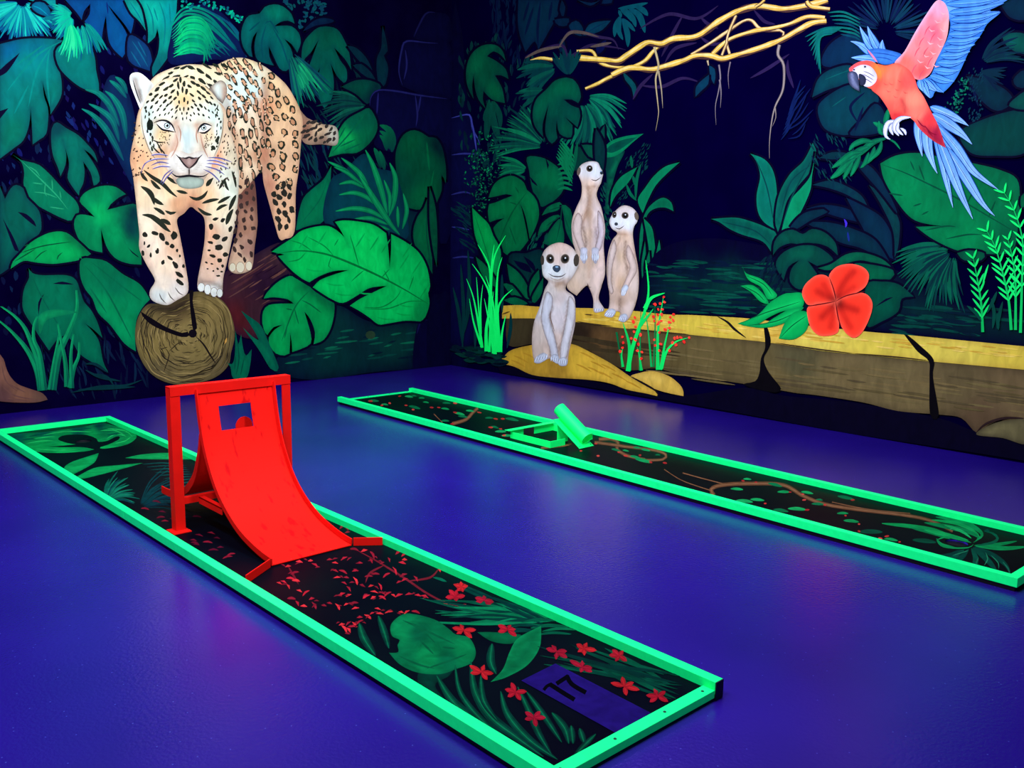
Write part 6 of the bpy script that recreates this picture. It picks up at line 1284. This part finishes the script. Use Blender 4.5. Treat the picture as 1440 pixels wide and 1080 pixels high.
for x, y in LEAFLETS:
    x, y = 380+x/3.177, 740+y/3.177
    petal(p, x, y, r.uniform(7, 13), r.uniform(2.6, 4), r.choice([-30, -10, 5, 15, 30, 60])+r.uniform(-10, 10), r.choice([(206, 36, 56), (176, 30, 52), (230, 50, 60), (150, 28, 50)]))
    if r.random() < .5: petal(p, x+r.uniform(-8, 8), y+r.uniform(-3, 3), r.uniform(5, 9), 2.2, r.uniform(-40, 40), (140, 26, 48))
p.done()
p = Paint(LA, 'painted_brush_grass')
for i in range(26):
    e = (588+r.uniform(-4, 120), 838+r.uniform(0, 40)); s_ = (778+r.uniform(-24, 14), 868+r.uniform(-8, 8)); m_ = ((e[0]+s_[0])/2, (e[1]+s_[1])/2+r.uniform(-6, 7))
    p.stroke([s_, m_, e], r.uniform(2.5, 5), r.choice([(4, 84, 62), (6, 116, 74), (3, 60, 52), (8, 132, 84)]))
for i in range(12):
    x = r.uniform(636, 720); y = 593+.4272*(x-152)+r.uniform(12, 24); p.stroke([(x, y), (x+26, y+11), (x+54, y+24)], 3, r.choice([(3, 50, 50), (4, 66, 56)]))
for i in range(10):
    x, y = r.uniform(700, 780), r.uniform(872, 896); p.stroke([(x, y), (x+24, y-4), (x+52, y-2)], 4, r.choice([(4, 90, 64), (3, 60, 54), (6, 110, 72)]))
p.stroke('609,812 618,814 628,818', 4, (6, 110, 80)); p.done()
p = Paint(LA, 'painted_leaf', label='large rounded green leaf painted on the panel')
p.fill('588,946 600,935 641,930 632,950 612,965 640,1000 612,990 590,965', (3, 64, 50), edge=((4, 20, 30), 8, .6), step=5)
p.fill('550,878 566,864 585,864 613,872 632,885 641,892 660,897 669,916 663,932 641,941 619,948 588,946 563,935 547,918! 560,917 559,907 562,900 551,894', (4, 122, 72), ctrl=[(570, 872, (6, 134, 78)), (590, 890, (3, 94, 62)), (560, 890, (6, 140, 80)), (620, 890, (4, 116, 70)), (650, 915, (6, 134, 76)), (600, 925, (6, 140, 78)), (630, 925, (3, 104, 66)), (570, 925, (4, 112, 68))], edge=((3, 84, 56), 3, .5), step=4)
p.strokes(['566,872 590,884 612,904', '580,876 606,890 640,906', '600,940 630,930 656,920', '560,922 590,935 612,940', '622,910 640,912', '590,900 610,920'], 3, (4, 96, 60)); p.done()
p = Paint(LA, 'painted_leaf'); p.fill('671,889! 695,889 733,893 720,905 692,902', (4, 104, 62), edge=((3, 70, 50), 2.5, .6), step=4); p.fill('761,880! 759,910 742,935 713,952 690,959! 707,941 717,916 729,897', (6, 126, 74), edge=((10, 150, 88), 2, .5), soft=[('756,888 730,930 700,954', 5, (4, 104, 64), .6)], step=4); p.done()
p = Paint(LA, 'painted_brush_stalks')
for s_, w_ in (('505,876 512,898 528,922', 12), ('532,866 540,888 547,912', 10), ('614,950 640,990 690,1030 720,1052', 14), ('640,935 648,975 680,1015 730,1052', 9), ('662,930 668,972 690,1008 724,1035 764,1064', 14), ('676,950 680,985 700,1014', 9), ('692,905 690,930 698,948', 12), ('704,972 714,1005 744,1040 784,1068', 12), ('728,966 744,1000 758,1032 776,1062', 10), ('740,972 766,1008 790,1044', 9), ('776,1002 794,1024 800,1046', 11), ('803,1020 806,1046', 9), ('815,1024 822,1046', 9), ('838,1032 816,1054 804,1070', 8)):
    p.stroke(s_, w_, (3, 62, 50), col2=(3, 48, 46)); p.stroke(s_, w_*.5, (5, 92, 62), col2=(4, 66, 54)); p.stroke(s_, w_*.15, (10, 120, 78))
for i in range(16):
    s_ = (756+r.uniform(0, 100), 905+r.uniform(0, 30)); e = (955+r.uniform(-26, 4), 958+r.uniform(-10, 26)); m_ = ((s_[0]+e[0])/2, (s_[1]+e[1])/2+r.uniform(-8, 6))
    p.stroke([s_, m_, e], r.uniform(3, 6), r.choice([(3, 66, 52), (4, 84, 60), (3, 50, 46)]))
p.done()
for i, (x, y) in enumerate(((649, 825), (641, 839), (681, 844), (652, 886), (714, 885), (783, 916), (677, 945), (725, 973), (751, 1009), (821, 912), (871, 922), (819, 938), (878, 965), (925, 979))):
    p = Paint(LA, 'painted_star_flower'); S_ = 15+ (y-820)*.03; c_ = [(230, 40, 46), (210, 30, 50), (196, 28, 56)][i % 3]; a0 = r.uniform(0, 70)
    for k in range(5):
        a = math.radians(a0+72*k+r.uniform(-24, 24)); L = S_*r.uniform(.65, 1.1); ex, ey = L*math.cos(a), L*.62*math.sin(a)+L*.2*math.cos(a)
        p.stroke([(x, y), (x+ex*.5, y+ey*.5), (x+ex, y+ey)], 7, mix(c_, (90, 6, 30), .5), col2=mix(c_, (90, 6, 30), .2), taper='both'); p.stroke([(x, y), (x+ex*.9, y+ey*.9)], 2.2, mix(c_, (90, 6, 30), .12))
    p.done()
p = Paint(LA, 'number_plate', label='violet rectangle with the black number 17')
p.fill('733,957! 781,933! 928,1009! 879,1038!', (36, 20, 120), smooth=False)
DG = (3, 2, 14)
p.stroke('773,962 790,973 808,984', 6.4, DG, taper='none').stroke('775,962 769,965 764.5,970.5', 4.6, DG, taper='none')
p.stroke('782.5,961.5 799.5,950.5', 6, DG, taper='none').stroke('797,950 804,962 824,974', 6.4, DG, taper='none'); p.done()

# --- second lane: twigs with leaves and berries, swirl round the cup
TANB = (120, 80, 52)
for s_, w_ in (('636,596 655,590 665,580 672,574', 5), ('842,618 858,617 869,622 868,632 883,641 907,646', 5), ('836,622 860,625 880,628 919,633 936,639 932,646 907,647', 4.5), ('1004,696 1000,688 1016,682 1055,680 1101,682 1129,697 1160,709 1210,717 1269,724 1308,732 1340,747', 5.5), ('761,630 790,627 804,624', 3.4), ('960,665 985,672 1016,680', 1.8), ('610,582 622,594', 1.4), ('1000,690 960,676 934,660', 1.4), ('1170,706 1220,716 1280,722', 1.6)):
    p = Paint(LB, 'painted_twig'); p.stroke(s_, w_, TANB, taper='none', w1=w_*.8); p.stroke(s_, w_*.35, (150, 106, 72), taper='none'); p.done()
GL = [(525, 564, 16), (541, 569, 10), (575, 558, 12), (582, 557, 8), (593, 560, 9), (599, 566, 9), (583, 573, 18), (626, 575, 12), (628, 567, 12), (646, 582, 16), (626, 592, 12), (651, 586, 14), (661, 578, 12), (688, 588, 12), (720, 590, 20), (696, 601, 12), (704, 607, 16), (713, 613, 16), (866, 633, 14), (880, 634, 10), (893, 643, 16), (896, 630, 12), (908, 633, 14), (925, 640, 8), (905, 648, 26), (1051, 674, 12), (1090, 682, 22), (1102, 692, 18), (1135, 693, 18), (1152, 703, 10), (1150, 709, 18), (1189, 700, 24), (1047, 705, 24), (1065, 703, 20), (1098, 718, 22), (1121, 716, 26), (1185, 722, 16), (1197, 733, 22), (1224, 748, 34), (1253, 759, 20), (1300, 761, 34), (1036, 688, 18)]
p = Paint(LB, 'painted_leaflets', kind='stuff'); p.group()
for x, y, L in GL:
    a = math.radians(r.uniform(0, 26)); c_ = r.choice([(16, 168, 88), (10, 132, 76), (24, 190, 100)]) if L < 30 else (8, 84, 60)
    dx, dy = L/2*math.cos(a), L/2*math.sin(a)*.55; p.stroke([(x-dx, y-dy), (x, y-.6), (x+dx, y+dy)], L*.15+1.2, c_, bump=False, step=2)
p.done()
p = Paint(LB, 'painted_berries', kind='stuff'); p.group()
for x, y in ((521, 564), (562, 557), (571, 570), (607, 573), (617, 573), (640, 567), (640, 580), (674, 580), (697, 589), (707, 589), (690, 601), (704, 603), (709, 612), (636, 596), (838, 624), (841, 641), (870, 636), (900, 640), (880, 641), (915, 650), (935, 651), (1045, 676), (1063, 678), (1111, 692), (1129, 695), (1131, 703), (1160, 710), (1076, 708), (1135, 717), (1189, 725), (1208, 737), (1208, 747), (1247, 754), (1238, 757), (1265, 762), (1199, 703), (548, 567), (537, 570), (581, 576), (817, 634)):
    p.ell(x, y, r.uniform(1.8, 3.6), r.uniform(.9, 1.4), r.uniform(-10, 20), r.choice([(220, 60, 56), (196, 48, 50), (240, 84, 72)]), n=8)
p.done()
p = Paint(LB, 'painted_swirl')
for s_, w_, c_ in (('1300,735 1334,741 1362,748 1376,756 1369,763', 7, (8, 150, 80)), ('1316,727 1350,732 1374,744 1381,753 1372,761', 7, (10, 164, 86)), ('1310,731 1345,736 1370,747 1378,756', 5, (16, 190, 94)), ('1240,736 1280,740 1316,746 1340,755', 6, (12, 170, 86)), ('1280,742 1310,749 1336,758', 5, (10, 150, 80)), ('1300,745 1330,752 1362,760', 6, (18, 196, 98)), ('1328,738 1352,747 1366,757', 4, (30, 208, 108)), ('1317,757 1324,766 1345,771', 5, (12, 160, 84)), ('1318,759 1334,755 1366,763', 3.4, (16, 180, 92)), ('1322,763 1338,770 1362,770 1369,765', 2.4, (16, 170, 90)), ('1370,767 1400,766 1430,761', 5, (10, 160, 84)), ('1372,768 1410,771 1444,769', 6, (12, 168, 88)), ('1384,747 1396,750 1403,757 1396,763 1374,767', 4, (6, 110, 74)), ('1384,746 1392,746', 4, (5, 90, 70)), ('1336,744 1341,743', 9, (34, 200, 116)),
                   ('1370,769 1395,780 1414,794 1421,808', 7, (4, 76, 62)), ('1368,770 1385,784 1396,796 1402,805', 8, (4, 84, 66)), ('1366,771 1372,784 1372,796 1384,804', 8, (5, 92, 70)), ('1362,772 1352,784 1340,788 1356,793', 8, (4, 76, 62)), ('1356,773 1340,782 1326,786', 7, (5, 88, 68)), ('1350,773 1336,780 1318,782', 5, (4, 70, 60)), ('1386,777 1389,786 1384,795', 1.6, (40, 160, 110)), ('1394,781 1404,792 1404,800', 1.6, (36, 150, 104)), ('1410,790 1418,800 1420,808', 2, (30, 130, 96)), ('1340,781 1356,776 1362,774', 1.6, (36, 140, 100)), ('1376,784 1372,794', 2, (30, 130, 92))):
    p.stroke(s_, w_, c_)
p.done()
